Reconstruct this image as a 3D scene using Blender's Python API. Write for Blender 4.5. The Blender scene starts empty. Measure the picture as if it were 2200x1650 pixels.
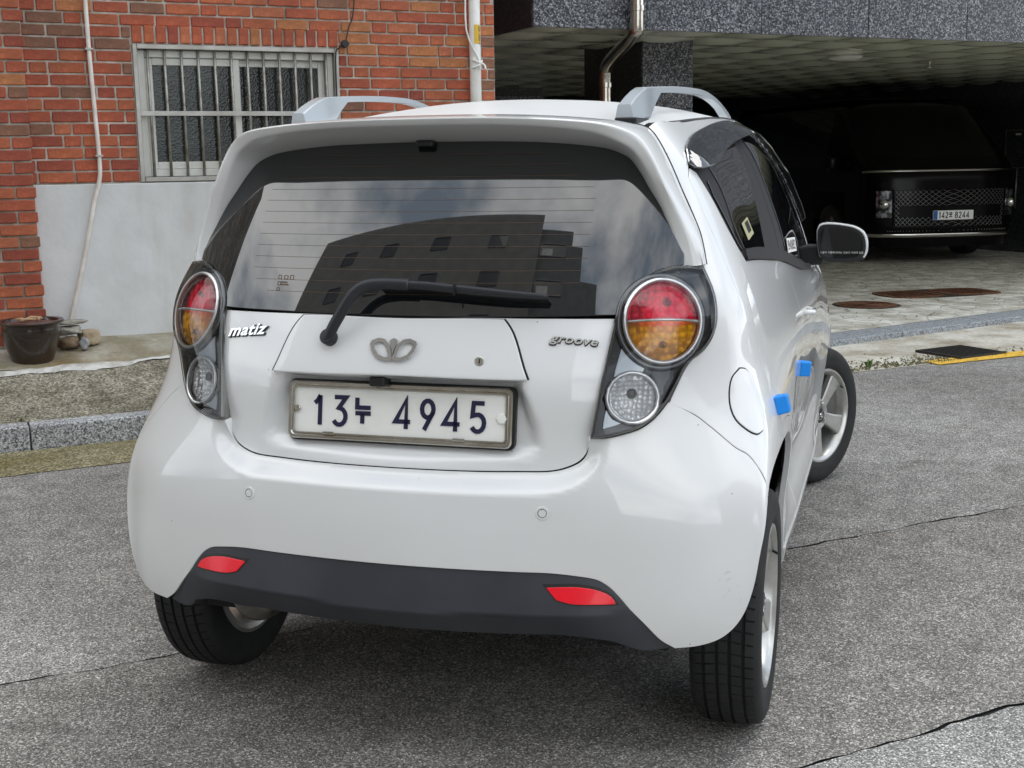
import bpy, bmesh, math, random
import numpy as np
from mathutils import Vector, Matrix
from mathutils.geometry import delaunay_2d_cdt
random.seed(7); RNG = np.random.default_rng(7)
sc = bpy.context.scene
COL = sc.collection
R_ = math.radians

# ------------------------------------------------------------------ camera
cam_d = bpy.data.cameras.new('camera'); cam = bpy.data.objects.new('camera', cam_d); COL.objects.link(cam)
cam_d.sensor_width = 36.0; cam_d.lens = 2693.96 / 2200 * 36.0
cam_d.clip_start = 0.05; cam_d.clip_end = 600
def cam_matrix(pos, yaw, pitch, roll):
    f = Vector((-math.sin(yaw) * math.cos(pitch), math.cos(yaw) * math.cos(pitch), -math.sin(pitch)))
    r = f.cross(Vector((0, 0, 1))).normalized(); u = r.cross(f)
    r2 = r * math.cos(roll) + u * math.sin(roll); u2 = -r * math.sin(roll) + u * math.cos(roll)
    return Matrix(((r2.x, u2.x, -f.x, pos[0]), (r2.y, u2.y, -f.y, pos[1]), (r2.z, u2.z, -f.z, pos[2]), (0, 0, 0, 1)))
cam.matrix_world = cam_matrix((1.0368, -2.9658, 1.3667), 0.2986, 0.1774, -0.0151)
sc.camera = cam

# ------------------------------------------------------------------ world, sun, exposure
SUN_EL, SUN_ROT = R_(60), R_(18)
world = bpy.data.worlds.new('World'); sc.world = world; world.use_nodes = True
wn, wl = world.node_tree.nodes, world.node_tree.links
wn.clear()
w_out = wn.new('ShaderNodeOutputWorld'); w_bg = wn.new('ShaderNodeBackground')
w_sky = wn.new('ShaderNodeTexSky'); w_sky.sky_type = 'NISHITA'; w_sky.sun_disc = False
w_sky.sun_elevation = SUN_EL; w_sky.sun_rotation = SUN_ROT; w_sky.air_density = 1.0; w_sky.dust_density = 2.0
w_tc = wn.new('ShaderNodeTexCoord')
w_map = wn.new('ShaderNodeMapping'); w_map.inputs['Scale'].default_value = (1.0, 1.0, 1.6)
w_n = wn.new('ShaderNodeTexNoise'); w_n.inputs['Scale'].default_value = 2.6; w_n.inputs['Detail'].default_value = 7; w_n.inputs['Roughness'].default_value = .55
w_r = wn.new('ShaderNodeValToRGB')
w_r.color_ramp.elements[0].position = .40; w_r.color_ramp.elements[0].color = (5.6, 6.7, 8.2, 1)
w_r.color_ramp.elements[1].position = .63; w_r.color_ramp.elements[1].color = (20.5, 20.5, 20.2, 1)
w_mix = wn.new('ShaderNodeMixRGB'); w_mix.inputs['Fac'].default_value = .93
wl.new(w_tc.outputs['Generated'], w_map.inputs['Vector']); wl.new(w_map.outputs['Vector'], w_n.inputs['Vector'])
wl.new(w_n.outputs['Fac'], w_r.inputs['Fac']); wl.new(w_sky.outputs['Color'], w_mix.inputs['Color1']); wl.new(w_r.outputs['Color'], w_mix.inputs['Color2'])
wl.new(w_mix.outputs['Color'], w_bg.inputs['Color']); w_bg.inputs['Strength'].default_value = .15
wl.new(w_bg.outputs['Background'], w_out.inputs['Surface'])
sun_d = bpy.data.lights.new('sun', 'SUN'); sun = bpy.data.objects.new('sun', sun_d); COL.objects.link(sun)
sun_d.energy = 1.1; sun_d.angle = R_(35); sun_d.color = (1, .96, .9)
_sd = Vector((math.sin(SUN_ROT) * math.cos(SUN_EL), math.cos(SUN_ROT) * math.cos(SUN_EL), math.sin(SUN_EL)))
sun.rotation_euler = (-_sd).to_track_quat('-Z', 'Y').to_euler()
sc.view_settings.view_transform = 'Standard'; sc.view_settings.look = 'None'
sc.view_settings.gamma = 1.0; sc.view_settings.use_curve_mapping = False; sc.view_settings.exposure = 0.04
try:
    sc.cycles.max_bounces = 10; sc.cycles.transparent_max_bounces = 12; sc.cycles.caustics_reflective = False
except Exception: pass

# ------------------------------------------------------------------ materials
def mat(name, col=(.5, .5, .5), rough=.5, metal=0.0, coat=0.0, ior=1.5, spec=.5, noise=None, bump=None, emit=None, coat_rough=.03):
    """noise = [(scale, detail, dark, light, lo, hi)], multiplied over the base colour; bump = (scale, strength, detail, distance)"""
    m = bpy.data.materials.new(name); m.use_nodes = True
    nt = m.node_tree; n, l = nt.nodes, nt.links
    b = n['Principled BSDF']
    b.inputs['Base Color'].default_value = (*col, 1); b.inputs['Roughness'].default_value = rough
    b.inputs['Metallic'].default_value = metal; b.inputs['Coat Weight'].default_value = coat
    b.inputs['Coat Roughness'].default_value = coat_rough
    b.inputs['IOR'].default_value = ior; b.inputs['Specular IOR Level'].default_value = spec
    tc = None
    if noise or bump:
        tc = n.new('ShaderNodeTexCoord')
    prev = None
    for tup in (noise or []):
        s, d, c0, c1, lo, hi = tup[:6]
        t = n.new('ShaderNodeTexNoise'); t.inputs['Scale'].default_value = s; t.inputs['Detail'].default_value = d
        if len(tup) > 6:                       # weathering that runs on from piece to piece; the 7th value stretches it downwards
            ge = n.new('ShaderNodeNewGeometry'); mp = n.new('ShaderNodeMapping'); mp.inputs['Scale'].default_value = (1, 1, tup[6])
            l.new(ge.outputs['Position'], mp.inputs['Vector']); l.new(mp.outputs['Vector'], t.inputs['Vector'])
        else: l.new(tc.outputs['Object'], t.inputs['Vector'])
        r = n.new('ShaderNodeValToRGB'); e = r.color_ramp.elements
        e[0].position = lo; e[0].color = (*c0, 1); e[1].position = hi; e[1].color = (*c1, 1)
        l.new(t.outputs['Fac'], r.inputs['Fac'])
        mx = n.new('ShaderNodeMixRGB'); mx.blend_type = 'MULTIPLY'; mx.inputs['Fac'].default_value = 1
        if prev: l.new(prev, mx.inputs['Color1'])
        else: mx.inputs['Color1'].default_value = (*col, 1)
        l.new(r.outputs['Color'], mx.inputs['Color2']); prev = mx.outputs['Color']
    if prev: l.new(prev, b.inputs['Base Color'])
    if bump:
        t = n.new('ShaderNodeTexNoise'); t.inputs['Scale'].default_value = bump[0]; t.inputs['Detail'].default_value = bump[2]
        l.new(tc.outputs['Object'], t.inputs['Vector'])
        bp = n.new('ShaderNodeBump'); bp.inputs['Strength'].default_value = bump[1]; bp.inputs['Distance'].default_value = bump[3]
        l.new(t.outputs['Fac'], bp.inputs['Height']); l.new(bp.outputs['Normal'], b.inputs['Normal'])
    if emit:
        b.inputs['Emission Color'].default_value = (*emit[0], 1); b.inputs['Emission Strength'].default_value = emit[1]
    return m

def mat_speckle(name, cols, scale, rough, bump=.3, big=None, dist=.004, rand=1.0, spec=.5, space='Object', stones=None):
    """stone / asphalt grain: random colour per voronoi cell through a ramp, plus large stains"""
    m = bpy.data.materials.new(name); m.use_nodes = True
    nt = m.node_tree; n, l = nt.nodes, nt.links; b = n['Principled BSDF']
    b.inputs['Roughness'].default_value = rough; b.inputs['Specular IOR Level'].default_value = spec
    tc = n.new('ShaderNodeTexCoord')
    v = n.new('ShaderNodeTexVoronoi'); v.inputs['Scale'].default_value = scale; v.inputs['Randomness'].default_value = rand
    l.new(tc.outputs[space], v.inputs['Vector'])
    sp = n.new('ShaderNodeSeparateColor'); l.new(v.outputs['Color'], sp.inputs['Color'])
    r = n.new('ShaderNodeValToRGB'); r.color_ramp.interpolation = 'LINEAR'
    e = r.color_ramp.elements
    while len(e) < len(cols): e.new(.5)
    for k, (p, c) in enumerate(cols): e[k].position = p; e[k].color = (*c, 1)
    l.new(sp.outputs[0], r.inputs['Fac']); prev = r.outputs['Color']
    for (s, d, c0, c1, lo, hi) in (big or []):
        t = n.new('ShaderNodeTexNoise'); t.inputs['Scale'].default_value = s; t.inputs['Detail'].default_value = d
        l.new(tc.outputs[space], t.inputs['Vector'])
        rr = n.new('ShaderNodeValToRGB'); ee = rr.color_ramp.elements
        ee[0].position = lo; ee[0].color = (*c0, 1); ee[1].position = hi; ee[1].color = (*c1, 1)
        l.new(t.outputs['Fac'], rr.inputs['Fac'])
        mx = n.new('ShaderNodeMixRGB'); mx.blend_type = 'MULTIPLY'; mx.inputs['Fac'].default_value = 1
        l.new(prev, mx.inputs['Color1']); l.new(rr.outputs['Color'], mx.inputs['Color2']); prev = mx.outputs['Color']
    if stones:
        v2 = n.new('ShaderNodeTexVoronoi'); v2.inputs['Scale'].default_value = stones[0]; l.new(tc.outputs[space], v2.inputs['Vector'])
        lt = n.new('ShaderNodeMath'); lt.operation = 'LESS_THAN'; lt.inputs[1].default_value = stones[1]; l.new(v2.outputs['Distance'], lt.inputs[0])
        s2 = n.new('ShaderNodeSeparateColor'); l.new(v2.outputs['Color'], s2.inputs['Color'])
        gt = n.new('ShaderNodeMath'); gt.operation = 'GREATER_THAN'; gt.inputs[1].default_value = stones[2]; l.new(s2.outputs[1], gt.inputs[0])
        an = n.new('ShaderNodeMath'); an.operation = 'MULTIPLY'; l.new(lt.outputs[0], an.inputs[0]); l.new(gt.outputs[0], an.inputs[1])
        r3 = n.new('ShaderNodeValToRGB'); e3 = r3.color_ramp.elements; e3[0].color = (*stones[3], 1); e3[1].color = (*stones[4], 1); l.new(s2.outputs[2], r3.inputs['Fac'])
        m3 = n.new('ShaderNodeMixRGB'); l.new(an.outputs[0], m3.inputs['Fac']); l.new(prev, m3.inputs['Color1']); l.new(r3.outputs['Color'], m3.inputs['Color2']); prev = m3.outputs['Color']
    l.new(prev, b.inputs['Base Color'])
    bp = n.new('ShaderNodeBump'); bp.inputs['Strength'].default_value = bump; bp.inputs['Distance'].default_value = dist
    l.new(v.outputs['Distance'], bp.inputs['Height']); bp.invert = True
    l.new(bp.outputs['Normal'], b.inputs['Normal'])
    return m

def mat_clear(name, tint, ior=1.5, rough=.0, gloss=1.0):
    """thin clear plastic: transparent seen straight on, mirror-like at the edge"""
    m = bpy.data.materials.new(name); m.use_nodes = True
    nt = m.node_tree; n, l = nt.nodes, nt.links
    n.remove(n['Principled BSDF']); o = n['Material Output']
    tr = n.new('ShaderNodeBsdfTransparent'); tr.inputs['Color'].default_value = (*tint, 1)
    gl = n.new('ShaderNodeBsdfGlossy'); gl.inputs['Roughness'].default_value = rough; gl.inputs['Color'].default_value = (gloss, gloss, gloss, 1)
    fr = n.new('ShaderNodeFresnel'); fr.inputs['IOR'].default_value = ior
    mx = n.new('ShaderNodeMixShader'); l.new(fr.outputs['Fac'], mx.inputs['Fac'])
    l.new(tr.outputs['BSDF'], mx.inputs[1]); l.new(gl.outputs['BSDF'], mx.inputs[2]); l.new(mx.outputs['Shader'], o.inputs['Surface'])
    return m

M = {}
M['paint'] = mat('white_paint', (.745, .75, .75), .32, 0, 1.0, noise=[(2.2, 3, (.95, .95, .94), (1, 1, 1), .35, .65)], coat_rough=.025)
M['paint_roof'] = mat('white_paint_roof', (.745, .75, .75), .45, 0, .25, spec=.25, noise=[(2.2, 3, (.95, .95, .94), (1, 1, 1), .35, .65)], coat_rough=.15)
def dirty(m):
    """small dirt specks and a thin film of road dust low on the panels"""
    nt = m.node_tree; n, l = nt.nodes, nt.links; b = n['Principled BSDF']; prev = b.inputs['Base Color'].links[0].from_socket
    tc = n.new('ShaderNodeTexCoord'); v = n.new('ShaderNodeTexVoronoi'); v.inputs['Scale'].default_value = 26; l.new(tc.outputs['Object'], v.inputs['Vector'])
    lt = n.new('ShaderNodeMath'); lt.operation = 'LESS_THAN'; lt.inputs[1].default_value = .045; l.new(v.outputs['Distance'], lt.inputs[0])
    sp = n.new('ShaderNodeSeparateColor'); l.new(v.outputs['Color'], sp.inputs['Color'])
    gt = n.new('ShaderNodeMath'); gt.operation = 'GREATER_THAN'; gt.inputs[1].default_value = .72; l.new(sp.outputs[0], gt.inputs[0])
    an = n.new('ShaderNodeMath'); an.operation = 'MULTIPLY'; l.new(lt.outputs[0], an.inputs[0]); l.new(gt.outputs[0], an.inputs[1])
    m1 = n.new('ShaderNodeMixRGB'); m1.inputs['Color2'].default_value = (.33, .31, .28, 1); l.new(an.outputs[0], m1.inputs['Fac']); l.new(prev, m1.inputs['Color1'])
    sx = n.new('ShaderNodeSeparateXYZ'); l.new(tc.outputs['Object'], sx.inputs['Vector'])
    mr = n.new('ShaderNodeMapRange'); mr.inputs['From Min'].default_value = .62; mr.inputs['From Max'].default_value = .28; l.new(sx.outputs['Z'], mr.inputs['Value'])
    nz = n.new('ShaderNodeTexNoise'); nz.inputs['Scale'].default_value = 7; nz.inputs['Detail'].default_value = 6; l.new(tc.outputs['Object'], nz.inputs['Vector'])
    mu = n.new('ShaderNodeMath'); mu.operation = 'MULTIPLY'; l.new(mr.outputs['Result'], mu.inputs[0]); l.new(nz.outputs['Fac'], mu.inputs[1])
    m2 = n.new('ShaderNodeMath'); m2.operation = 'MULTIPLY'; m2.inputs[1].default_value = .42; l.new(mu.outputs[0], m2.inputs[0])
    m3 = n.new('ShaderNodeMixRGB'); m3.inputs['Color2'].default_value = (.42, .40, .36, 1); l.new(m2.outputs[0], m3.inputs['Fac']); l.new(m1.outputs['Color'], m3.inputs['Color1'])
    l.new(m3.outputs['Color'], b.inputs['Base Color'])
dirty(M['paint'])
M['silver_paint'] = mat('silver_paint', (.55, .60, .64), .3, .3, .5)
M['seam'] = mat('seam_black', (.006, .006, .007), .8)
M['plastic'] = mat('black_plastic', (.034, .037, .045), .48, bump=(420, .12, 2, .001), noise=[(5, 4, (.75, .75, .78), (1.15, 1.15, 1.15), .35, .7)])
M['plastic_dark'] = mat('black_trim', (.012, .012, .013), .45)
M['wiper'] = mat('wiper_black', (.014, .016, .02), .42)
M['satin'] = mat('satin_black_trim', (.014, .012, .013), .5, spec=.3)
M['rubber'] = mat('tyre_rubber', (.010, .010, .0105), .75, noise=[(30, 4, (.7, .7, .7), (1.3, 1.3, 1.25), .35, .7)], bump=(300, .1, 2, .001))
M['alloy'] = mat('alloy_silver', (.56, .56, .54), .32, .75, .3, noise=[(14, 4, (.75, .73, .70), (1, 1, 1), .3, .6)])
M['alloy_dark'] = mat('brake_grey', (.12, .115, .11), .55, .5)
M['chrome'] = mat('chrome', (.86, .86, .86), .14, 1.0)
M['ring'] = mat('satin_ring', (.82, .82, .82), .3, .55, .6)
M['steel'] = mat('brushed_steel', (.66, .64, .59), .22, 1.0, noise=[(9, 5, (.7, .66, .6), (1, 1, 1), .3, .65)])
M['glass_rear'] = mat('tinted_rear_glass', (.006, .007, .008), .015, 0, 0, ior=1.9, spec=.5)
M['glass_side'] = mat('tinted_side_glass', (.005, .005, .006), .02, 0, 0, ior=1.5)
M['glass_dark'] = mat('dark_glass', (.01, .011, .012), .03, 0, 0, ior=1.5)
M['visor'] = mat_clear('smoked_acrylic', (.30, .34, .37), 2.1, .02)
M['cover'] = mat_clear('clear_lens', (.93, .94, .95), 1.42, .01, .9)
M['lamp_dark'] = mat('lamp_housing', (.030, .032, .036), .25, .4, .4)
M['mirror_glass'] = mat('mirror_glass', (.08, .085, .09), .02, 1.0)
M['lamp_grey'] = mat('lamp_bezel_grey', (.10, .105, .11), .2, .6, .5)
M['lamp_smoke'] = mat('lens_edge', (.16, .155, .14), .15, .2, .6)
M['badge_chrome'] = mat('badge_chrome', (.80, .80, .80), .13, 1.0)
M['steel_dull'] = mat('silencer_steel', (.34, .33, .31), .3, .9, noise=[(12, 5, (.45, .43, .4), (1, 1, 1), .35, .65)])
M['underbody'] = mat('underbody_black', (.008, .008, .008), .9)
M['plate_white'] = mat('plate_white', (.84, .84, .80), .45, noise=[(16, 5, (.94, .93, .90), (1, 1, 1), .3, .5)])
M['plate_ink'] = mat('plate_ink', (.012, .014, .05), .4)
M['blue'] = mat('blue_foam', (.0, .25, .80), .6, bump=(160, .2, 2, .002))
M['orange_wire'] = mat('heater_wire', (.15, .085, .045), .5)
M['red_reflector'] = mat('red_reflector', (.90, .004, .02), .3, 0, .25, noise=[(90, 2, (.95, .95, .95), (1, 1, 1), .4, .6)])

def mat_lens(name, base, dots, scale, rough=.12, metal=.0, bumpd=.004, strength=.8):
    m = bpy.data.materials.new(name); m.use_nodes = True
    nt = m.node_tree; n, l = nt.nodes, nt.links; b = n['Principled BSDF']
    b.inputs['Roughness'].default_value = rough; b.inputs['Metallic'].default_value = metal; b.inputs['Coat Weight'].default_value = .7
    tc = n.new('ShaderNodeTexCoord'); v = n.new('ShaderNodeTexVoronoi'); v.inputs['Scale'].default_value = scale; v.inputs['Randomness'].default_value = .35
    l.new(tc.outputs['Object'], v.inputs['Vector'])
    r = n.new('ShaderNodeValToRGB'); e = r.color_ramp.elements
    e[0].position = .12; e[0].color = (*dots, 1); e[1].position = .55; e[1].color = (*base, 1)
    l.new(v.outputs['Distance'], r.inputs['Fac']); l.new(r.outputs['Color'], b.inputs['Base Color'])
    bp = n.new('ShaderNodeBump'); bp.inputs['Strength'].default_value = strength; bp.inputs['Distance'].default_value = bumpd
    l.new(v.outputs['Distance'], bp.inputs['Height']); l.new(bp.outputs['Normal'], b.inputs['Normal'])
    return m
M['red_lens'] = mat_clear('red_lens', (.98, .13, .24), 1.5, .02)
M['amber_lens'] = mat_clear('amber_lens', (1.0, .66, .13), 1.5, .02)
M['bowl'] = mat_lens('lamp_bowl', (.70, .70, .70), (1.0, 1.0, 1.0), 68, .25, .15, .004, .6)
M['clear_facets'] = mat_lens('clear_facets', (.78, .79, .80), (.98, .98, .98), 95, .12, .2, .005, .8)

# ------------------------------------------------------------------ mesh helpers
def mesh_obj(name, verts, faces, m, parent=None, smooth=False, normals=None, loc=None):
    me = bpy.data.meshes.new(name)
    me.from_pydata([tuple(v) for v in verts], [], [tuple(f) for f in faces]); me.update()
    if smooth or normals is not None:
        me.polygons.foreach_set('use_smooth', [True] * len(me.polygons))
    if normals is not None:
        me.normals_split_custom_set_from_vertices([tuple(v) for v in normals])
    for mm in (m if isinstance(m, (list, tuple)) else [m]): me.materials.append(mm)
    o = bpy.data.objects.new(name, me); COL.objects.link(o)
    if parent: o.parent = parent
    if loc is not None: o.location = loc
    return o
def bm_obj(name, bm, m, parent=None, smooth=False, angle=None, loc=None):
    me = bpy.data.meshes.new(name)
    bmesh.ops.recalc_face_normals(bm, faces=bm.faces)
    if smooth:
        for f in bm.faces: f.smooth = True
        if angle is not None:
            for e in bm.edges:
                if len(e.link_faces) == 2 and e.calc_face_angle(0) > R_(angle): e.smooth = False
    bm.to_mesh(me); bm.free()
    for mm in (m if isinstance(m, (list, tuple)) else [m]): me.materials.append(mm)
    o = bpy.data.objects.new(name, me); COL.objects.link(o)
    if parent: o.parent = parent
    if loc is not None: o.location = loc
    return o
def bx(bm, x0, x1, y0, y1, z0, z1, bev=0.0, seg=1, mtx=None):
    vs = [bm.verts.new(p) for p in ((x0, y0, z0), (x1, y0, z0), (x1, y1, z0), (x0, y1, z0), (x0, y0, z1), (x1, y0, z1), (x1, y1, z1), (x0, y1, z1))]
    fs = [bm.faces.new([vs[i] for i in f]) for f in ((0, 3, 2, 1), (4, 5, 6, 7), (0, 1, 5, 4), (1, 2, 6, 5), (2, 3, 7, 6), (3, 0, 4, 7))]
    if bev:
        es = list({e for f in fs for e in f.edges})
        r = bmesh.ops.bevel(bm, geom=es, offset=bev, segments=seg, affect='EDGES', profile=.5)
        vs = list({v for f in r['faces'] for v in f.verts} | {v for v in vs if v.is_valid})
    if mtx is not None:
        for v in vs: v.co = mtx @ v.co
    return vs
def tube(bm, pts, r, n=10, caps=True, radii=None, up=None, squash=1.0):
    pts = [Vector(p) for p in pts]; rings = []
    prev = None
    for i, p in enumerate(pts):
        t = (pts[min(i + 1, len(pts) - 1)] - pts[max(i - 1, 0)]).normalized()
        if prev is None:
            a = Vector(up) if up else (Vector((0, 0, 1)) if abs(t.z) < .9 else Vector((1, 0, 0)))
        else: a = prev
        a = (a - t * a.dot(t)).normalized(); b = t.cross(a); prev = a
        rr = radii[i] if radii else r
        rings.append([bm.verts.new(p + (a * math.cos(q) * squash + b * math.sin(q)) * rr) for q in [2 * math.pi * k / n for k in range(n)]])
    for r0, r1 in zip(rings, rings[1:]):
        for k in range(n): bm.faces.new((r0[k], r0[(k + 1) % n], r1[(k + 1) % n], r1[k]))
    if caps:
        bm.faces.new(rings[0][::-1]); bm.faces.new(rings[-1])
def lathe(bm, prof, n=48, mtx=None, closed=False):
    """prof = [(radius, height)] turned about z"""
    rings = []
    for r, h in prof:
        if r < 1e-6: rings.append([bm.verts.new((0, 0, h))])
        else: rings.append([bm.verts.new((r * math.cos(2 * math.pi * k / n), r * math.sin(2 * math.pi * k / n), h)) for k in range(n)])
    pairs = list(zip(rings, rings[1:])) + ([(rings[-1], rings[0])] if closed else [])
    for a, b in pairs:
        for k in range(n):
            k2 = (k + 1) % n
            if len(a) == 1 and len(b) == 1: continue
            if len(a) == 1: bm.faces.new((a[0], b[k], b[k2]))
            elif len(b) == 1: bm.faces.new((a[k], a[k2], b[0]))
            else: bm.faces.new((a[k], a[k2], b[k2], b[k]))
    if mtx is not None:
        for rg in rings:
            for v in rg: v.co = mtx @ v.co
def prism(bm, poly, z0, z1, mtx=None):
    lo = [bm.verts.new((x, y, z0)) for x, y in poly]; hi = [bm.verts.new((x, y, z1)) for x, y in poly]
    n = len(poly)
    bm.faces.new(lo[::-1]); bm.faces.new(hi)
    for i in range(n): bm.faces.new((lo[i], lo[(i + 1) % n], hi[(i + 1) % n], hi[i]))
    if mtx is not None:
        for v in lo + hi: v.co = mtx @ v.co
def ribbon(bm, pts, w, d0, d1, mtx):
    """a pen stroke of width w along a 2D polyline, extruded from d0 to d1"""
    P = [Vector((a, b)) for a, b in pts]; L, Rr = [], []
    closed = (P[0] - P[-1]).length < 1e-6
    if closed: P = P[:-1]
    n = len(P)
    for i in range(n):
        a = P[i - 1] if (i > 0 or closed) else None
        b = P[(i + 1) % n] if (i < n - 1 or closed) else None
        d1_ = (P[i] - a).normalized() if a is not None else None; d2_ = (b - P[i]).normalized() if b is not None else None
        if d1_ is None: d1_ = d2_
        if d2_ is None: d2_ = d1_
        n1 = Vector((-d1_.y, d1_.x)); n2 = Vector((-d2_.y, d2_.x)); m_ = (n1 + n2)
        m_ = m_.normalized() if m_.length > 1e-6 else n1
        k = min(1 / max(m_.dot(n1), .35), 2.2)
        L.append(P[i] + m_ * w / 2 * k); Rr.append(P[i] - m_ * w / 2 * k)
    def V(p, d): return bm.verts.new(mtx @ Vector((p.x, p.y, d)))
    Lt, Rt, Lb, Rb = [V(p, d1) for p in L], [V(p, d1) for p in Rr], [V(p, d0) for p in L], [V(p, d0) for p in Rr]
    for i in range(n if closed else n - 1):
        j = (i + 1) % n
        bm.faces.new((Rt[i], Rt[j], Lt[j], Lt[i])); bm.faces.new((Lt[i], Lt[j], Lb[j], Lb[i])); bm.faces.new((Rb[i], Rb[j], Rt[j], Rt[i]))
    if not closed:
        bm.faces.new((Lt[0], Lb[0], Rb[0], Rt[0])); bm.faces.new((Lt[-1], Rt[-1], Rb[-1], Lb[-1]))
def arc(cx, cy, rx, ry, a0, a1, n=10):
    return [(cx + rx * math.cos(R_(a0 + (a1 - a0) * k / n)), cy + ry * math.sin(R_(a0 + (a1 - a0) * k / n))) for k in range(n + 1)]

def tag(o, label=None, cat=None, group=None, kind=None):
    if label: o['label'] = label
    if cat: o['category'] = cat
    if group: o['group'] = group
    if kind: o['kind'] = kind
    return o
PHI = R_(42.0)                                                   # direction of the street: local x runs along it, local y away from the road
SD = Vector((math.cos(PHI), math.sin(PHI), 0)); SN = Vector((-math.sin(PHI), math.cos(PHI), 0))
def W(s, t, z=0.0): return SD * s + SN * t + Vector((0, 0, z))
def thing(name, label, cat, loc=(0, 0, 0), rotz=0.0, group=None, kind=None):
    o = bpy.data.objects.new(name, None); COL.objects.link(o); o.empty_display_size = .1
    o.location = loc; o.rotation_euler = (0, 0, rotz); return tag(o, label, cat, group, kind)
def street(name, label, cat, s, t, z=0.0, rot=0.0, group=None, kind=None): return thing(name, label, cat, W(s, t, z), PHI + rot, group, kind)

# ------------------------------------------------------------------ setting: ground
G3 = lambda a, b, c: ((a,) * 3, (b,) * 3, (c,) * 3)
def asphalt(name, k, tint=(1, 1, 1)):
    c = lambda v: tuple(v * k * t for t in tint)
    return mat_speckle(name, [(0, c(.045)), (.25, c(.080)), (.55, c(.125)), (.80, c(.19)), (.94, c(.29)), (1, c(.42))], 250, .85, .6,
                       big=[(.9, 5, (.82, .82, .81), (1.08, 1.08, 1.08), .3, .7), (9, 4, (.85, .85, .85), (1.12, 1.12, 1.12), .35, .65), (.35, 3, (.80, .79, .78), (1.1, 1.1, 1.1), .38, .62), (2.6, 7, (.74, .72, .70), (1, 1, 1), .30, .42)], dist=.004, spec=.3,
                       stones=(75, .30, .80, (.13, .12, .11), (.50, .48, .45)))
M['asphalt_far'] = asphalt('asphalt_far', 2.15, (1.03, 1.0, .955))
M['asphalt_mid'] = asphalt('asphalt_mid', 1.72, (1.05, 1.0, .93))
M['asphalt_near'] = asphalt('asphalt_near', 2.2, (1.02, 1.0, .96))
M['asphalt_base'] = mat('asphalt_base', (.02, .02, .02), .95)
M['ground'] = mat('ground_far', (.10, .10, .095), .9, noise=[(.3, 4, (.7, .7, .7), (1.1, 1.1, 1.1), .3, .7)])
M['yellow'] = mat('yellow_line_paint', (.88, .54, .07), .6, noise=[(30, 5, (.6, .58, .5), (1, 1, 1), .36, .5)])
M['gutter'] = mat_speckle('mossy_concrete', [(0, (.06, .054, .034)), (.4, (.20, .18, .115)), (.8, (.34, .315, .22)), (1, (.50, .48, .38))], 130, .9, .6,
                          big=[(2.5, 5, (.72, .66, .42), (1.1, 1.08, 1.0), .35, .65), (14, 4, (.8, .78, .7), (1.1, 1.1, 1.1), .35, .65)])
M['apron'] = mat_speckle('coarse_apron', [(0, (.09, .082, .065)), (.35, (.19, .175, .14)), (.75, (.31, .29, .24)), (1, (.46, .44, .38))], 120, .9, .8,
                         big=[(1.6, 6, (.55, .52, .44), (1.15, 1.13, 1.1), .32, .66), (8, 5, (.72, .70, .62), (1.15, 1.15, 1.12), .35, .62)], dist=.008)
M['slab'] = mat('stained_concrete', (.44, .42, .36), .85, noise=[(3.2, 6, (.55, .50, .38), (1, 1, .98), .38, .62), (1.3, 4, (.85, .68, .42), (1, 1, 1), .34, .5), (40, 3, (.85, .85, .85), (1.08, 1.08, 1.08), .3, .7)], bump=(22, .5, 6, .02))
M['lip'] = mat('cement_lip', (.62, .61, .58), .85, noise=[(14, 5, (.6, .58, .52), (1, 1, 1), .35, .6)], bump=(40, .6, 5, .01))
M['gutter_white'] = mat('worn_concrete', (.68, .65, .58), .9, noise=[(3, 6, (.55, .5, .42), (1, 1, 1), .36, .6), (30, 4, (.8, .8, .78), (1.05, 1.05, 1.05), .35, .65)], bump=(18, .6, 6, .02))
M['kerb'] = mat_speckle('kerb_granite', [(0, (.07, .07, .072)), (.35, (.27, .275, .28)), (.7, (.50, .51, .52)), (1, (.75, .76, .77))], 150, .8, .3,
                        big=[(4, 4, (.8, .8, .8), (1.08, 1.08, 1.08), .35, .65)])
M['kerb_blue'] = mat_speckle('kerb_bluestone', [(0, (.12, .13, .14)), (.5, (.27, .29, .31)), (1, (.42, .44, .46))], 120, .8, .3)

def wob(s, seed, a=.012):
    return a * (math.sin(s * 2.1 + seed) + .6 * math.sin(s * 5.3 + 2 * seed) + .45 * math.sin(s * 13.7 + seed * 3) + .3 * math.sin(s * 31 + seed) + .22 * math.sin(s * 67 + seed * 5))
def strip(name, s0, s1, f0, f1, z, m, kind='structure', step=.04, zf=None, rows=1, parent=None):
    n = int((s1 - s0) / step) + 1; V, F = [], []
    for i in range(n + 1):
        s = s0 + (s1 - s0) * i / n
        for r in range(rows + 1):
            k = r / rows; t = f0(s) * (1 - k) + f1(s) * k
            V.append((s, t, zf(s, t, k) if zf else z))
    w = rows + 1
    for i in range(n):
        for r in range(rows): F.append((i * w + r, (i + 1) * w + r, (i + 1) * w + r + 1, i * w + r + 1))
    o = mesh_obj(name, V, F, m, parent)
    if parent is None: o.rotation_euler = (0, 0, PHI); tag(o, kind=kind)
    return o
v = 220.0
tag(mesh_obj('ground', [(-v, -v, -.02), (v, -v, -.02), (v, v, -.02), (-v, v, -.02)], [(0, 1, 2, 3)], M['ground']), kind='structure')
tag(strip('road_base', -30, 30, lambda s: -7.6, lambda s: 3.6, -.008, M['asphalt_base'], step=2), kind='structure')
cr1 = lambda s: .572 + wob(s, 1.3, .011)
cr2 = lambda s: -.752 + wob(s, 4.1, .012)
edge = lambda s: 3.01 + .31 / (1 + math.exp(-(s - 2.6) * 2.2)) + wob(s, 2.2, .010)
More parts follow.
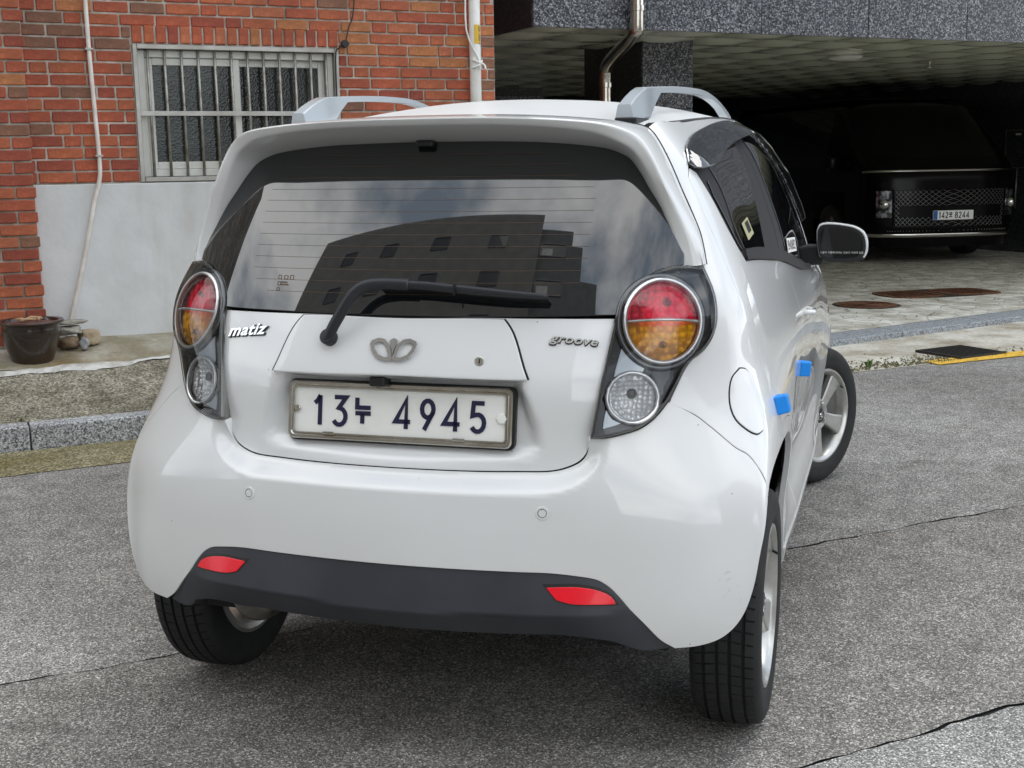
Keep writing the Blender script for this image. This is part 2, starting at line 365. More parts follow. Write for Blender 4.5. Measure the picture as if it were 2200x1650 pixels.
strip('road', -30, 30, cr1, edge, 0, M['asphalt_far'])
strip('road_middle', -30, 30, cr2, lambda s: cr1(s) - .008 - .004 * math.sin(s * 9) - .003 * math.sin(s * 41), 0, M['asphalt_mid'])
strip('road_near', -30, 30, lambda s: -7.6, lambda s: cr2(s) - .010 - .005 * math.sin(s * 7) - .003 * math.sin(s * 37), 0, M['asphalt_near'])
strip('gutter', -8, 3.2, lambda s: edge(s) + .004, lambda s: 3.53, .002, M['gutter'])
# house side: kerb stones, coarse apron ramp, cement lip, concrete slab
kerb = thing('kerb', None, None, (0, 0, 0), PHI); tag(kerb, kind='structure')
for k in range(-8, 4):
    bm = bmesh.new(); s0 = -.83 + k
    bx(bm, s0 + .003, min(s0 + .997, 2.5), 3.52, 3.645, -.02, .122, .008, 2)
    bm_obj('kerb_stone', bm, M['kerb'], kerb)
def apron_z(t):
    if t < 4.15: return .118 + (t - 3.64) / .51 * .185
    return .303 + (t - 4.15) / .55 * .08
ap_mid = lambda s: 4.15 + wob(s, .7, .022)
strip('apron', -8, 2.35, lambda s: 3.643, ap_mid, 0, M['apron'], zf=lambda s, t, k: apron_z(t) + .004 * math.sin(s * 23 + t * 31) * math.sin(t * 19), rows=14)
strip('concrete_lip', -8, 2.35, lambda s: ap_mid(s) - .035 - .018 * math.sin(s * 11), lambda s: ap_mid(s) + .03 + .02 * math.sin(s * 8.3), 0, M['lip'], zf=lambda s, t, k: apron_z(t) + .005 + .006 * math.sin(k * math.pi), rows=4)
strip('concrete_slab', -8, 2.35, lambda s: ap_mid(s) + .02, lambda s: 4.78, 0, M['slab'], zf=lambda s, t, k: apron_z(t) + .003 + .003 * math.sin(s * 7 + t * 5), rows=8)
# garage side: worn concrete gutter, yellow line, low kerb, stamped paving
gk = lambda s: 4.24 + .147 * (s - 4.66)
strip('gutter_concrete', 2.3, 24, lambda s: edge(s) + .004, lambda s: gk(s) + .01, .001, M['gutter_white'], rows=10, zf=lambda s, t, k: .001 + .01 * max(0, math.sin(s * 5.1 + t * 7) * math.sin(t * 9.2 - s)) * math.sin(k * math.pi))
ye = lambda s: 3.245 + wob(s, 3.0, .004)
strip('yellow_line', 4.72, 24, lambda s: ye(s), lambda s: ye(s) + .165, .006, M['yellow'])
gkerb = thing('garage_kerb', None, None, (0, 0, 0), PHI); tag(gkerb, kind='structure')
for k in range(20):
    s0 = 2.4 + k * 1.0; s1 = s0 + .994
    bm = bmesh.new()
    vs = bx(bm, s0, s1, 0, .28, -.02, .045, .006, 1)
    for v_ in vs: v_.co.y += gk(v_.co.x)
    bm_obj('kerb_stone', bm, M['kerb_blue'], gkerb)
def mat_paving():
    m = bpy.data.materials.new('stamped_concrete'); m.use_nodes = True
    nt = m.node_tree; n, l = nt.nodes, nt.links; b = n['Principled BSDF']; b.inputs['Roughness'].default_value = .62
    tc = n.new('ShaderNodeTexCoord'); nz = n.new('ShaderNodeTexNoise'); nz.inputs['Scale'].default_value = 3; nz.inputs['Detail'].default_value = 3
    l.new(tc.outputs['Object'], nz.inputs['Vector'])
    ad = n.new('ShaderNodeVectorMath'); ad.operation = 'MULTIPLY_ADD'; ad.inputs[1].default_value = (.25, .25, 0)
    l.new(nz.outputs['Color'], ad.inputs[0]); l.new(tc.outputs['Object'], ad.inputs[2])
    v = n.new('ShaderNodeTexVoronoi'); v.feature = 'DISTANCE_TO_EDGE'; v.inputs['Scale'].default_value = 6.5
    l.new(ad.outputs['Vector'], v.inputs['Vector'])
    r = n.new('ShaderNodeValToRGB'); e = r.color_ramp.elements
    e[0].position = .0; e[0].color = (.05, .047, .04, 1); e[1].position = .03; e[1].color = (.72, .70, .64, 1)
    l.new(v.outputs['Distance'], r.inputs['Fac'])
    t2 = n.new('ShaderNodeTexNoise'); t2.inputs['Scale'].default_value = 5; t2.inputs['Detail'].default_value = 6; l.new(tc.outputs['Object'], t2.inputs['Vector'])
    r2 = n.new('ShaderNodeValToRGB'); e = r2.color_ramp.elements; e[0].position = .35; e[0].color = (.6, .58, .52, 1); e[1].position = .65; e[1].color = (1.1, 1.1, 1.1, 1)
    l.new(t2.outputs['Fac'], r2.inputs['Fac'])
    mx = n.new('ShaderNodeMixRGB'); mx.blend_type = 'MULTIPLY'; mx.inputs['Fac'].default_value = 1
    l.new(r.outputs['Color'], mx.inputs['Color1']); l.new(r2.outputs['Color'], mx.inputs['Color2']); l.new(mx.outputs['Color'], b.inputs['Base Color'])
    bp = n.new('ShaderNodeBump'); bp.inputs['Strength'].default_value = .8; bp.inputs['Distance'].default_value = .02
    l.new(v.outputs['Distance'], bp.inputs['Height']); l.new(bp.outputs['Normal'], b.inputs['Normal'])
    return m
M['paving'] = mat_paving()
strip('paving', 2.4, 24, lambda s: gk(s) + .283, lambda s: 18.0, .045, M['paving'], step=.5)

# ------------------------------------------------------------------ brick house
BR = [((.43, .105, .050), 'red'), ((.46, .130, .057), 'warm'), ((.33, .075, .042), 'deep'), ((.50, .195, .075), 'orange'), ((.26, .125, .075), 'brown'), ((.49, .155, .072), 'light')]
BM = [mat('brick_' + n, c, .78, noise=[(9, 4, (.72, .70, .70), (1.08, 1.06, 1.05), .35, .66), (2.4, 5, (.70, .70, .72), (1.1, 1.08, 1.06), .34, .62, .45), (60, 3, (.8, .8, .8), (1.1, 1.1, 1.1), .3, .7)], bump=(55, .45, 4, .006)) for c, n in BR]
M['mortar'] = mat('mortar', (.56, .52, .46), .9, noise=[(12, 5, (.55, .5, .45), (1.05, 1.05, 1.05), .35, .65), (2.2, 5, (.62, .60, .58), (1.05, 1.05, 1.05), .36, .6, .5)], bump=(90, .6, 4, .004))
M['plaster'] = mat('grey_plaster', (.70, .71, .715), .7, noise=[(1.4, 5, (.84, .84, .83), (1.0, 1.0, 1.0), .35, .65), (7, 5, (.95, .95, .94), (1, 1, 1), .4, .6), (5, 6, (.90, .89, .86), (1, 1, 1), .36, .52, .15)], bump=(9, .25, 5, .02))
_bc = {}
def brick_mesh(w, h, k, variant):
    """one brick w x h on its face with rounded arrises; cached so that alike bricks share their mesh"""
    key = (round(w, 3), round(h, 3), k, variant)
    if key not in _bc:
        bm = bmesh.new(); bx(bm, -w / 2, w / 2, 0, .09, -h / 2, h / 2, .0045, 1)
        for v_ in bm.verts:
            v_.co.x += random.uniform(-.0012, .0012); v_.co.z += random.uniform(-.001, .001)
        bmesh.ops.recalc_face_normals(bm, faces=bm.faces)
        me = bpy.data.meshes.new('brick'); bm.to_mesh(me); bm.free(); me.materials.append(BM[k]); _bc[key] = me
    return _bc[key]
def put_brick(parent, s, t, z, w, h, k, turn=0.0):
    o = bpy.data.objects.new('brick', brick_mesh(w, h, k, random.randrange(3))); COL.objects.link(o); o.parent = parent
    o.location = (s, t + random.uniform(-.003, .003), z); o.rotation_euler = (random.uniform(-.012, .012), random.uniform(-.006, .006), turn + random.uniform(-.01, .01))
    return o
def pick(s, z):
    r = random.random(); g = min(1, max(0, (s - .2) / 2.2)) * .7 + min(1, max(0, (z - 1.6))) * .3
    w = [.36 - .20 * g, .22 + .02 * g, .24 - .18 * g, .02 + .24 * g, .09 + .05 * g, .08 + .08 * g]
    return random.choices(range(6), w)[0]
TW = 4.7
house = street('brick_house', 'red and orange brick house wall with a grey plastered base and a barred window', 'house', 0, 0, 0)
WS0, WS1, WZ0, WZ1 = -.046, 1.176, 1.268, 2.046
bm = bmesh.new()
bx(bm, -.70, WS0, TW + .009, TW + .16, .2, 3.6); bx(bm, WS1, 2.225, TW + .009, TW + .16, .2, 3.6)
bx(bm, WS0, WS1, TW + .0091, TW + .16, .2, WZ0 - .002); bx(bm, WS0, WS1, TW + .0091, TW + .16, WZ1 + .002, 3.6)
bx(bm, -9, 2.222, TW + .162, TW + 8.0, .2, 8.5)  # house bulk, its unseen top made taller to cut sky light
bm_obj('wall', bm, M['mortar'], house)
bm = bmesh.new(); rows = 0
bx(bm, -.64, 2.215, TW - .012, TW + .0, .2, 1.262, .004, 1)
bm_obj('plaster_base', bm, M['plaster'], house)
PITCH = .0675
def row_bricks(z, k, s0, s1, upper=None):
    s = s0 + (0 if k % 2 else -.1); i = 0
    off = [0, .105, .045, .15][k % 4]; s = s0 - off
    while s < s1:
        w = .19 if (i + k) % 5 else .09
        a, b = max(s, s0), min(s + w, s1)
        i += 1; s += w + .0105
        if b - a < .035: continue
        yield (a + b) / 2, b - a
for k in range(24):
    z = 1.262 + .0105 + .0285 + k * PITCH
    if z > 2.80: break
    segs = [(-.70, 2.222)]
    if z < WZ1 + .11: segs = [(-.70, WS0 - .006), (WS1 + .006, 2.222)]
    for a, b in segs:
        for s, w in row_bricks(z, k, a, b):
            if WZ1 < z < WZ1 + .11 and False: continue
            put_brick(house, s, TW, z, w, .057, pick(s, z))
n_sol = 18
for i in range(n_sol):
    s = WS0 - .004 + (i + .5) * (WS1 - WS0 + .008) / n_sol
    put_brick(house, s, TW - .001, WZ1 + .057, .057, .098, random.choices(range(6), [.35, .25, .15, .15, .02, .08])[0])
bm = bmesh.new()
for k in range(24, 36):
    z = 1.262 + .0105 + .0285 + k * PITCH
    for s, w in row_bricks(z, k, -.70, 2.222): bx(bm, s - w / 2, s + w / 2, TW, TW + .05, z - .0285, z + .0285)
tag(bm_obj('upper_bricks', bm, BM[1], house), kind='stuff')
# corner return of the wall towards the garage
bm = bmesh.new()
for k in range(36):
    z = 1.262 + .0105 + .0285 + (k - 14) * PITCH
    if z < .3: continue
    t = TW + .1 + (.1 if k % 2 else 0)
    while t < TW + 2.6:
        bx(bm, 2.16, 2.228, t + .005, t + .19, z - .0285, z + .0285); t += .2
tag(bm_obj('return_bricks', bm, BM[0], house), kind='stuff')
# the barred window
M['alu'] = mat('window_aluminium', (.46, .45, .42), .42, .6, noise=[(8, 4, (.75, .73, .70), (1, 1, 1), .35, .6)])
M['sash'] = mat('white_sash', (.66, .66, .62), .45, noise=[(5, 4, (.85, .84, .8), (1, 1, 1), .35, .6)])
M['bar'] = mat('bar_steel', (.36, .345, .31), .4, .6, noise=[(20, 4, (.6, .57, .52), (1, 1, 1), .35, .6)])
def mat_obscure():
    m = mat('obscure_glass', (.022, .026, .024), .12, 0, 0, noise=[(2.2, 3, (.55, .55, .5), (1.7, 1.7, 1.6), .4, .62)])
    nt = m.node_tree; n, l = nt.nodes, nt.links; b = n['Principled BSDF']
    tc = n.new('ShaderNodeTexCoord'); v = n.new('ShaderNodeTexVoronoi'); v.inputs['Scale'].default_value = 85
    l.new(tc.outputs['Object'], v.inputs['Vector'])
    bp = n.new('ShaderNodeBump'); bp.inputs['Strength'].default_value = .28; bp.inputs['Distance'].default_value = .003
    l.new(v.outputs['Distance'], bp.inputs['Height']); l.new(bp.outputs['Normal'], b.inputs['Normal']); return m
M['obscure'] = mat_obscure()
win = bpy.data.objects.new('window', None); COL.objects.link(win); win.parent = house
def rect_frame(bm, s0, s1, z0, z1, t0, t1, w, bev=.003):
    bx(bm, s0, s0 + w, t0, t1, z0, z1, bev); bx(bm, s1 - w, s1, t0, t1, z0, z1, bev)
    bx(bm, s0 + w + .0005, s1 - w - .0005, t0, t1, z0, z0 + w, bev); bx(bm, s0 + w + .0005, s1 - w - .0005, t0, t1, z1 - w, z1, bev)
bm = bmesh.new(); rect_frame(bm, WS0, WS1, WZ0, WZ1, TW - .006, TW + .12, .026); bm_obj('frame', bm, M['alu'], win)
bm = bmesh.new(); rect_frame(bm, WS0 + .028, WS1 - .028, WZ0 + .028, WZ1 - .028, TW + .035, TW + .10, .042); bm_obj('inner_frame', bm, M['sash'], win)
for a, b, tt in ((WS0 + .071, .575, .058), (.53, WS1 - .071, .082)):
    bm = bmesh.new(); rect_frame(bm, a, b, WZ0 + .071, WZ1 - .071, TW + tt - .01, TW + tt + .012, .042); bm_obj('sash', bm, M['sash'], win)
    bm = bmesh.new(); bx(bm, a + .0425, b - .0425, TW + tt, TW + tt + .005, WZ0 + .1135, WZ1 - .1135); bm_obj('pane', bm, M['obscure'], win)
bm = bmesh.new(); bx(bm, WS0 + .03, WS1 - .03, TW + .118, TW + .13, WZ0 + .03, WZ1 - .03); bm_obj('room_behind', bm, M['underbody'], win)
for i in range(12):
    s = WS0 + .085 + i * .0965
    bm = bmesh.new(); tube(bm, [(s, TW + .018, WZ0 + .02), (s, TW + .018, WZ1 - .02)], .0085, 8); bm_obj('bar', bm, M['bar'], win, True)
bm = bmesh.new(); bx(bm, WS0 + .027, WS1 - .027, TW + .004, TW + .0095, 1.645, 1.672, .001); bm_obj('cross_bar', bm, M['alu'], win)
# pillar of the gate at the left
pil = street('brick_pillar', 'red brick pillar at the left edge behind the plant pot', 'pillar', 0, 0, 0)
PT = 4.56
bm = bmesh.new(); bx(bm, -1.20, -.642, PT + .011, TW + .30, .2, 3.4); bm_obj('core', bm, M['mortar'], pil)
for k in range(36):
    z = .385 + .0285 + k * PITCH
    if z > 2.72: break
    s = -1.235 + (0 if k % 2 else .1)
    while s < -.66:
        e = min(s + .19, -.632)
        if e - s > .04: put_brick(pil, (s + e) / 2, PT, z, e - s, .057, pick(-.5, 1.2))
        s += .2005
    if k % 2: o = put_brick(pil, -.634, PT + .155, z, .10, .057, pick(-.5, 1.2), R_(90))
    else: o = put_brick(pil, -.634, PT + .105, z, .19, .057, pick(-.5, 1.2), R_(90))
# things on the wall
M['pvc'] = mat('white_pvc', (.82, .82, .79), .4, noise=[(6, 4, (.82, .81, .77), (1, 1, 1), .35, .6)])
M['cable_white'] = mat('cream_conduit', (.78, .74, .69), .5, noise=[(10, 4, (.85, .83, .8), (1, 1, 1), .4, .6)])
M['cable_black'] = mat('cable_black', (.012, .012, .012), .5)
M['yellow_tag'] = mat('yellow_tag', (.72, .46, .04), .5)
cd = street('cable_conduit', 'cream flexible conduit running down the bricks and bending across the plaster', 'conduit', 0, 0, 0)
P = [(-.287, TW - .025, 3.0), (-.286, TW - .025, 2.28), (-.285, TW - .025, 2.0), (-.278, TW - .025, 1.7), (-.271, TW - .026, 1.38), (-.283, TW - .03, 1.27), (-.319, TW - .032, 1.15), (-.40, TW - .032, .82), (-.496, TW - .03, .48), (-.52, TW - .03, .40)]
def smooth_path(P, n=6):
    P = [Vector(p) for p in P]; out = []
    for i in range(len(P) - 1):
        p0, p1, p2, p3 = P[max(i - 1, 0)], P[i], P[i + 1], P[min(i + 2, len(P) - 1)]
        for k in range(n):
            t = k / n
            out.append(.5 * ((2 * p1) + (p2 - p0) * t + (2 * p0 - 5 * p1 + 4 * p2 - p3) * t * t + (3 * p1 - p0 - 3 * p2 + p3) * t ** 3))
    return out + [P[-1]]
bm = bmesh.new(); tube(bm, smooth_path(P), .0125, 10); bm_obj('tube', bm, M['cable_white'], cd, True)
for s, z in ((-.285, 2.01), (-.272, 1.42)):
    bm = bmesh.new(); bx(bm, s - .022, s + .022, TW - .041, TW, z - .006, z + .006, .002); bm_obj('clip', bm, M['alu'], cd)
dp = street('downpipe', 'white plastic downpipe with a yellow tag at the right end of the brick wall', 'downpipe', 2.06, TW - .06, 0)
bm = bmesh.new(); tube(bm, [(0, 0, .3), (0, 0, 3.5)], .036, 16); bm_obj('pipe', bm, M['pvc'], dp, True)
bm = bmesh.new(); tube(bm, smooth_path([(-.04, -.02, 3.0), (-.075, -.03, 2.3), (-.06, -.042, 2.12), (.0, -.047, 2.0), (.01, -.047, 1.93)]), .006, 8); bm_obj('cable', bm, M['pvc'], dp, True)
bm = bmesh.new(); tube(bm, smooth_path([(-.03, -.03, 1.99), (.0, -.05, 1.975), (.045, -.035, 1.96), (.05, -.05, 1.93)]), .007, 8)
tube(bm, smooth_path([(.035, -.03, 1.985), (.0, -.052, 1.955), (-.035, -.03, 1.94)]), .006, 8); bm_obj('tie', bm, M['pvc'], dp, True)
V, F = [], []
for i in range(7):
    a = R_(-75 + i * 12 - 0); V += [(.0368 * math.sin(a + R_(45)), -.0368 * math.cos(a + R_(45)), 2.09), (.0368 * math.sin(a + R_(45)), -.0368 * math.cos(a + R_(45)), 2.205)]
for i in range(6): F.append((2 * i, 2 * i + 2, 2 * i + 3, 2 * i + 1))
mesh_obj('tag', V, F, M['yellow_tag'], dp)
LET = {  # letters as pen strokes in a unit box
 '1': [[(.1, .74), (.36, .82), (.62, 1.0)], [(.62, 0), (.62, 1.0)]],
 '2': [arc(.5, .70, .38, .27, 165, -20, 8) + [(.12, .04), (.95, .04)]],
 '3': [[(.10, .96), (.93, .96), (.42, .60)] + arc(.46, .31, .46, .28, 80, -150, 10)],
 '4': [[(.74, 0), (.74, .98), (.05, .24), (1.0, .24)]],
 '5': [[(.92, .96), (.22, .96), (.15, .54)] + arc(.50, .31, .43, .28, 105, -150, 10)],
 '8': [arc(.5, .74, .36, .23, 0, 360, 12), arc(.5, .27, .44, .24, 0, 360, 12)],
 '9': [arc(.5, .69, .42, .28, 0, 360, 14), [(.90, .60), (.27, .0)]],
 '0': [arc(.5, .5, .40, .46, 0, 360, 14)], '-': [[(.1, .5), (.9, .5)]],
 'nu': [[(.10, 1.0), (.10, .62), (.98, .62)], [(0, .40), (1.0, .40)], [(.46, .40), (.46, 0)]],
 'mo': [[(.18, .96), (.82, .96), (.82, .56), (.18, .56), (.18, .96)], [(.5, .56), (.5, .10)], [(.0, .10), (1.0, .10)]],
}
def letters(bm, seq, w, d0, d1, mtx):
    """seq = [(key, x, y, width, height)]"""
    for key, x, y, ww, hh in seq:
        for st in LET[key]: ribbon(bm, [(x + a * ww, y + b * hh) for a, b in st], w, d0, d1, mtx)
bm = bmesh.new()
mt = Matrix.Translation((.016, -.0335, 2.198)) @ Matrix.Rotation(R_(27), 4, 'Z') @ Matrix.Rotation(R_(90), 4, 'X') @ Matrix.Rotation(R_(-90), 4, 'Z')
letters(bm, [(c, .004 + i * .0112, -.006, .0078, .013) for i, c in enumerate('030-9000-2')], .0024, .0004, .0008, mt)
bm_obj('tag_lettering', bm, M['cable_black'], dp)
bc = street('black_cable', 'thin black cable on a black insulator beside the window corner', 'cable', 0, 0, 0)
bm = bmesh.new(); tube(bm, smooth_path([(1.30, TW - .03, 3.0), (1.279, TW - .03, 2.334), (1.235, TW - .03, 2.16), (1.207, TW - .04, 2.075), (1.175, TW - .03, 2.05), (1.155, TW - .012, 2.0), (1.153, TW - .01, 1.7)]), .0042, 8); bm_obj('wire', bm, M['cable_black'], bc, True)
bm = bmesh.new(); lathe(bm, [(0, 0), (.012, 0), (.012, .02), (.022, .022), (.024, .034), (.016, .038), (.024, .044), (.022, .056), (0, .058)], 18, Matrix.Translation((1.207, TW, 2.072)) @ Matrix.Rotation(R_(90), 4, 'X')); bm_obj('insulator', bm, M['cable_black'], bc, True, 40)

# ------------------------------------------------------------------ granite garage building
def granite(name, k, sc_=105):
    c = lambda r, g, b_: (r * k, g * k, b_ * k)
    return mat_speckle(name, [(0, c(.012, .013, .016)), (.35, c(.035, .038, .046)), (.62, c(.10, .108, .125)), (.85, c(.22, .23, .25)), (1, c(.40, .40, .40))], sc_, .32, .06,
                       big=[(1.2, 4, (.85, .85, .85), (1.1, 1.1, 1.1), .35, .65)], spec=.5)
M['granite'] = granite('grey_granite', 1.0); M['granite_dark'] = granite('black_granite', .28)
M['ceiling'] = mat('ceiling_panel', (.86, .89, .72), .16, 0, .6, noise=[(2, 4, (.8, .8, .78), (1, 1, 1), .35, .65)])
M['garage_in'] = mat('garage_dark_wall', (.02, .021, .022), .35, noise=[(60, 2, (.5, .5, .5), (1.8, 1.8, 1.8), .4, .7)])
gar = street('garage_building', 'dark granite building with an open parking bay under it', 'building', 0, 0, 0)
FT, FZ = 5.1, 2.262
xs = [2.70, 3.604, 4.60, 5.612, 6.63, 7.64, 8.65, 9.66, 10.67, 11.68, 12.7, 13.7, 14.7, 15.7, 16.7, 17.7, 18.7]
for a, b in zip(xs, xs[1:]):
    for z0, z1 in ((FZ, 3.16), (3.166, 4.06), (4.066, 4.96), (4.966, 5.86)):
        bm = bmesh.new(); bx(bm, a + .003, b - .003, FT, FT + .03, z0, z1, .0015); bm_obj('granite_panel', bm, M['granite'], gar)
for k in range(3):
    bm = bmesh.new(); bx(bm, 2.70, 2.73, FT + .034 + k * .8, FT + .83 + k * .8, FZ, 3.16, .0015); bm_obj('granite_panel', bm, M['granite_dark'], gar)
bm = bmesh.new(); bx(bm, 2.735, 18.6, FT + .034, FT + .10, FZ + .03, 4.0); bx(bm, 2.735, 18.6, FT + .102, 18, 2.36, 12.5); bm_obj('beam', bm, M['granite_dark'], gar)  # bulk above the bay, out of view, raised to hold back sky light
cz = 2.290
bm = bmesh.new()
a = .295; b = .20
for (h0, h1, zz0, zz1) in ((a, a, 0, 0),): pass
o4 = [bm.verts.new((x * a, y * a, .0)) for x, y in ((-1, -1), (1, -1), (1, 1), (-1, 1))]
m6 = [bm.verts.new((.22 * math.cos(R_(60 * k + 30)), .22 * math.sin(R_(60 * k + 30)), -.012)) for k in range(6)]
n6 = [bm.verts.new((.12 * math.cos(R_(60 * k + 30)), .12 * math.sin(R_(60 * k + 30)), -.026)) for k in range(6)]
for k in range(6):
    bm.faces.new((m6[k], n6[k], n6[(k + 1) % 6], m6[(k + 1) % 6]))
bm.faces.new(n6)
bmesh.ops.triangle_fill(bm, edges=[e for e in bm.edges if not e.link_faces or len(e.link_faces) == 1] + [bm.edges.new((o4[i], o4[(i + 1) % 4])) for i in range(4)], use_beauty=True)
bmesh.ops.recalc_face_normals(bm, faces=bm.faces)
for f in bm.faces:
    if f.normal.z > 0: f.normal_flip()
    f.smooth = True
ceil_me = bpy.data.meshes.new('ceiling_panel'); bm.to_mesh(ceil_me); bm.free(); ceil_me.materials.append(M['ceiling'])
for i in range(18):
    for j in range(15):
        o = bpy.data.objects.new('ceiling_panel', ceil_me); COL.objects.link(o); o.parent = gar
        o.location = (2.76 + .3 + i * .6, FT + .035 + .3 + j * .6, cz); o.rotation_euler = (random.uniform(-.006, .006), random.uniform(-.006, .006), 0)
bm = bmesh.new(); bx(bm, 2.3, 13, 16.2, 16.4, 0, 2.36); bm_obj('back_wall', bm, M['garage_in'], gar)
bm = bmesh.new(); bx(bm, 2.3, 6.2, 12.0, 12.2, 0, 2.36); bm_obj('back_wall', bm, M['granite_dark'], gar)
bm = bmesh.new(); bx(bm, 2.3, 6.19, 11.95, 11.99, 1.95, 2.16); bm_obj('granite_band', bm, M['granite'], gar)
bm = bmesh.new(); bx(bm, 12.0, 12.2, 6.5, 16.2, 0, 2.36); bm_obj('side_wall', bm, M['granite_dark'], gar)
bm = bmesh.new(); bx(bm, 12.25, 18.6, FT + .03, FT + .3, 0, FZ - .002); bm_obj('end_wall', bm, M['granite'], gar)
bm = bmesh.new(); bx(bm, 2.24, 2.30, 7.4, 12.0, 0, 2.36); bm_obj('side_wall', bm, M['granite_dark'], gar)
bm = bmesh.new(); bx(bm, 4.10, 4.56, 6.0, 6.97, 0, 2.33, .004); bm_obj('column', bm, M['granite_dark'], gar)
for z0, z1 in ((.05, .9), (.905, 1.75), (1.755, 2.325)):
    bm = bmesh.new(); bx(bm, 4.095, 4.565, 5.972, 5.998, z0, z1, .0015); bm_obj('granite_panel', bm, M['granite'], gar)
lp = street('ceiling_lamp', 'round white lamp set in the garage ceiling, switched off', 'lamp', 6.69, 6.67, cz - .028)
bm = bmesh.new(); lathe(bm, [(0, -.03), (.12, -.03), (.15, -.018), (.155, 0), (0, 0)], 28); bm_obj('cover', bm, M['sash'], lp, True, 40)
bm = bmesh.new(); lathe(bm, [(.156, -.006), (.17, -.004), (.17, .004), (.156, .004)], 28); bm_obj('rim', bm, M['alu'], lp, True, 40)
sp = street('sprinkler', 'small brass sprinkler head hanging from the garage ceiling', 'sprinkler', 8.06, 7.04, cz - .028)
bm = bmesh.new(); lathe(bm, [(0, -.06), (.022, -.06), (.024, -.054), (.006, -.05), (.006, -.02), (.013, -.018), (.013, 0), (.035, .0), (.035, .004), (0, .004)], 16); bm_obj('head', bm, M['steel'], sp, True, 40)
dr = street('drain_pipe', 'shiny steel rain pipe bending under the granite beam beside the column', 'pipe', 0, 0, 0)
pp = [(3.479, 5.03, 3.6), (3.479, 5.03, 2.36), (3.485, 5.05, 2.27), (3.52, 5.16, 2.225), (3.60, 5.45, 2.17), (3.68, 5.72, 2.125), (3.74, 5.92, 2.08), (3.765, 6.0, 1.99), (3.765, 6.0, 1.6), (3.765, 6.0, .05)]
bm = bmesh.new(); tube(bm, smooth_path(pp, 7), .048, 18); bm_obj('pipe', bm, M['steel'], dr, True)
for p, ax in (((3.479, 5.03, 2.40), 0), ((3.765, 6.0, 1.93), 0), ((3.479, 5.03, 2.62), 0)):
    bm = bmesh.new(); lathe(bm, [(.048, -.02), (.055, -.018), (.055, .018), (.048, .02)], 20, Matrix.Translation(p)); bm_obj('collar', bm, M['steel'], dr, True, 40)
for z in (1.2, 2.9):
    pass
it = street('intercom', 'dark wall box with a thin metal frame on the right garage wall', 'wall box', 11.97, 9.55, 1.40)
bm = bmesh.new(); bx(bm, 0, .03, -.19, .19, -.24, .24, .004); bm_obj('box', bm, M['granite_dark'], it)
M['dim_metal'] = mat('dim_metal', (.22, .22, .21), .4, .7)
bm = bmesh.new()
for (y0, y1, z0, z1) in ((-.205, -.193, -.25, .25), (.193, .205, -.25, .25), (-.192, .192, .238, .25), (-.192, .192, -.25, -.238)): bx(bm, -.008, .03, y0, y1, z0, z1)
bm_obj('frame', bm, M['dim_metal'], it)
bm = bmesh.new(); bx(bm, -.006, 0, -.06, .03, .18, .205); bm_obj('name_slot', bm, M['sash'], it)
bm = bmesh.new(); tube(bm, [(.015, .0, -.25), (.015, .0, -.78)], .012, 8); bm_obj('conduit', bm, M['dim_metal'], it, True)

# covers and grate in the ground
M['rust'] = mat('rusty_iron', (.17, .085, .05), .7, .3, noise=[(12, 5, (.55, .5, .45), (1.2, 1.1, 1.05), .35, .65)], bump=(60, .5, 3, .006))
M['iron'] = mat('dark_iron', (.035, .034, .033), .6, .4)
def super_ellipse(a, b, n=3, k=32): return [(a * math.copysign(abs(math.cos(q)) ** (2 / n), math.cos(q)), b * math.copysign(abs(math.sin(q)) ** (2 / n), math.sin(q))) for q in [2 * math.pi * i / k for i in range(k)]]
def manhole(s, t, a, b, n, label, split=False, rot=0.0):
    th = street('manhole_cover', label, 'manhole cover', s, t, .045, rot, 'manhole covers in the garage paving')
    bm = bmesh.new(); prism(bm, super_ellipse(a, b, n), -.02, .004); bm_obj('rim', bm, M['iron'], th)
    lids = [(-a / 2, a / 2 - .02)] * 1 if not split else []
    if not split:
        bm = bmesh.new(); prism(bm, super_ellipse(a - .025, b - .025, n), -.02, .008); bm_obj('lid', bm, M['rust'], th)
        for r in (.8, .62, .44, .26):
            bm = bmesh.new(); pl = super_ellipse((a - .03) * r, (b - .03) * r, n); ribbon(bm, pl + pl[:1], .012, .008, .0125, Matrix.Identity(4)); bm_obj('ring', bm, M['rust'], th)
    else:
        for sg in (-1, 1):
            bm = bmesh.new(); pl = [(x * .5 * .96 + sg * a * .5, y) for x, y in super_ellipse(a - .01, b - .03, 3.2)]; prism(bm, pl, -.02, .008); bm_obj('lid', bm, M['rust'], th)
            bm = bmesh.new()
            for k in range(-4, 5):
                ribbon(bm, [(sg * a * .5 + k * .05, -b * .6), (sg * a * .5 + k * .05, b * .6)], .012, .008, .0125, Matrix.Identity(4))
            bm_obj('ribs', bm, M['rust'], th)
manhole(6.31, 5.82, .29, .30, 2.0, 'smaller round rusty manhole cover in the paving, nearer the road')
manhole(7.50, 6.22, .62, .33, 2.6, 'long double rusty manhole cover in the paving, nearer the van', True, R_(-8))
dg = street('drain_grate', 'dark iron drain grate sunk in the gutter beside the yellow line', 'drain grate', 5.20, 3.56, .012, R_(4))
bm = bmesh.new(); bx(bm, -.21, .21, -.19, .19, -.03, -.006); bm_obj('pit', bm, M['underbody'], dg)
bm = bmesh.new()
for q in ((-.22, .22, -.20, -.18), (-.22, .22, .18, .20), (-.22, -.20, -.179, .179), (.20, .22, -.179, .179)): bx(bm, q[0], q[1], q[2], q[3], -.02, .006)
bm_obj('frame', bm, M['iron'], dg)
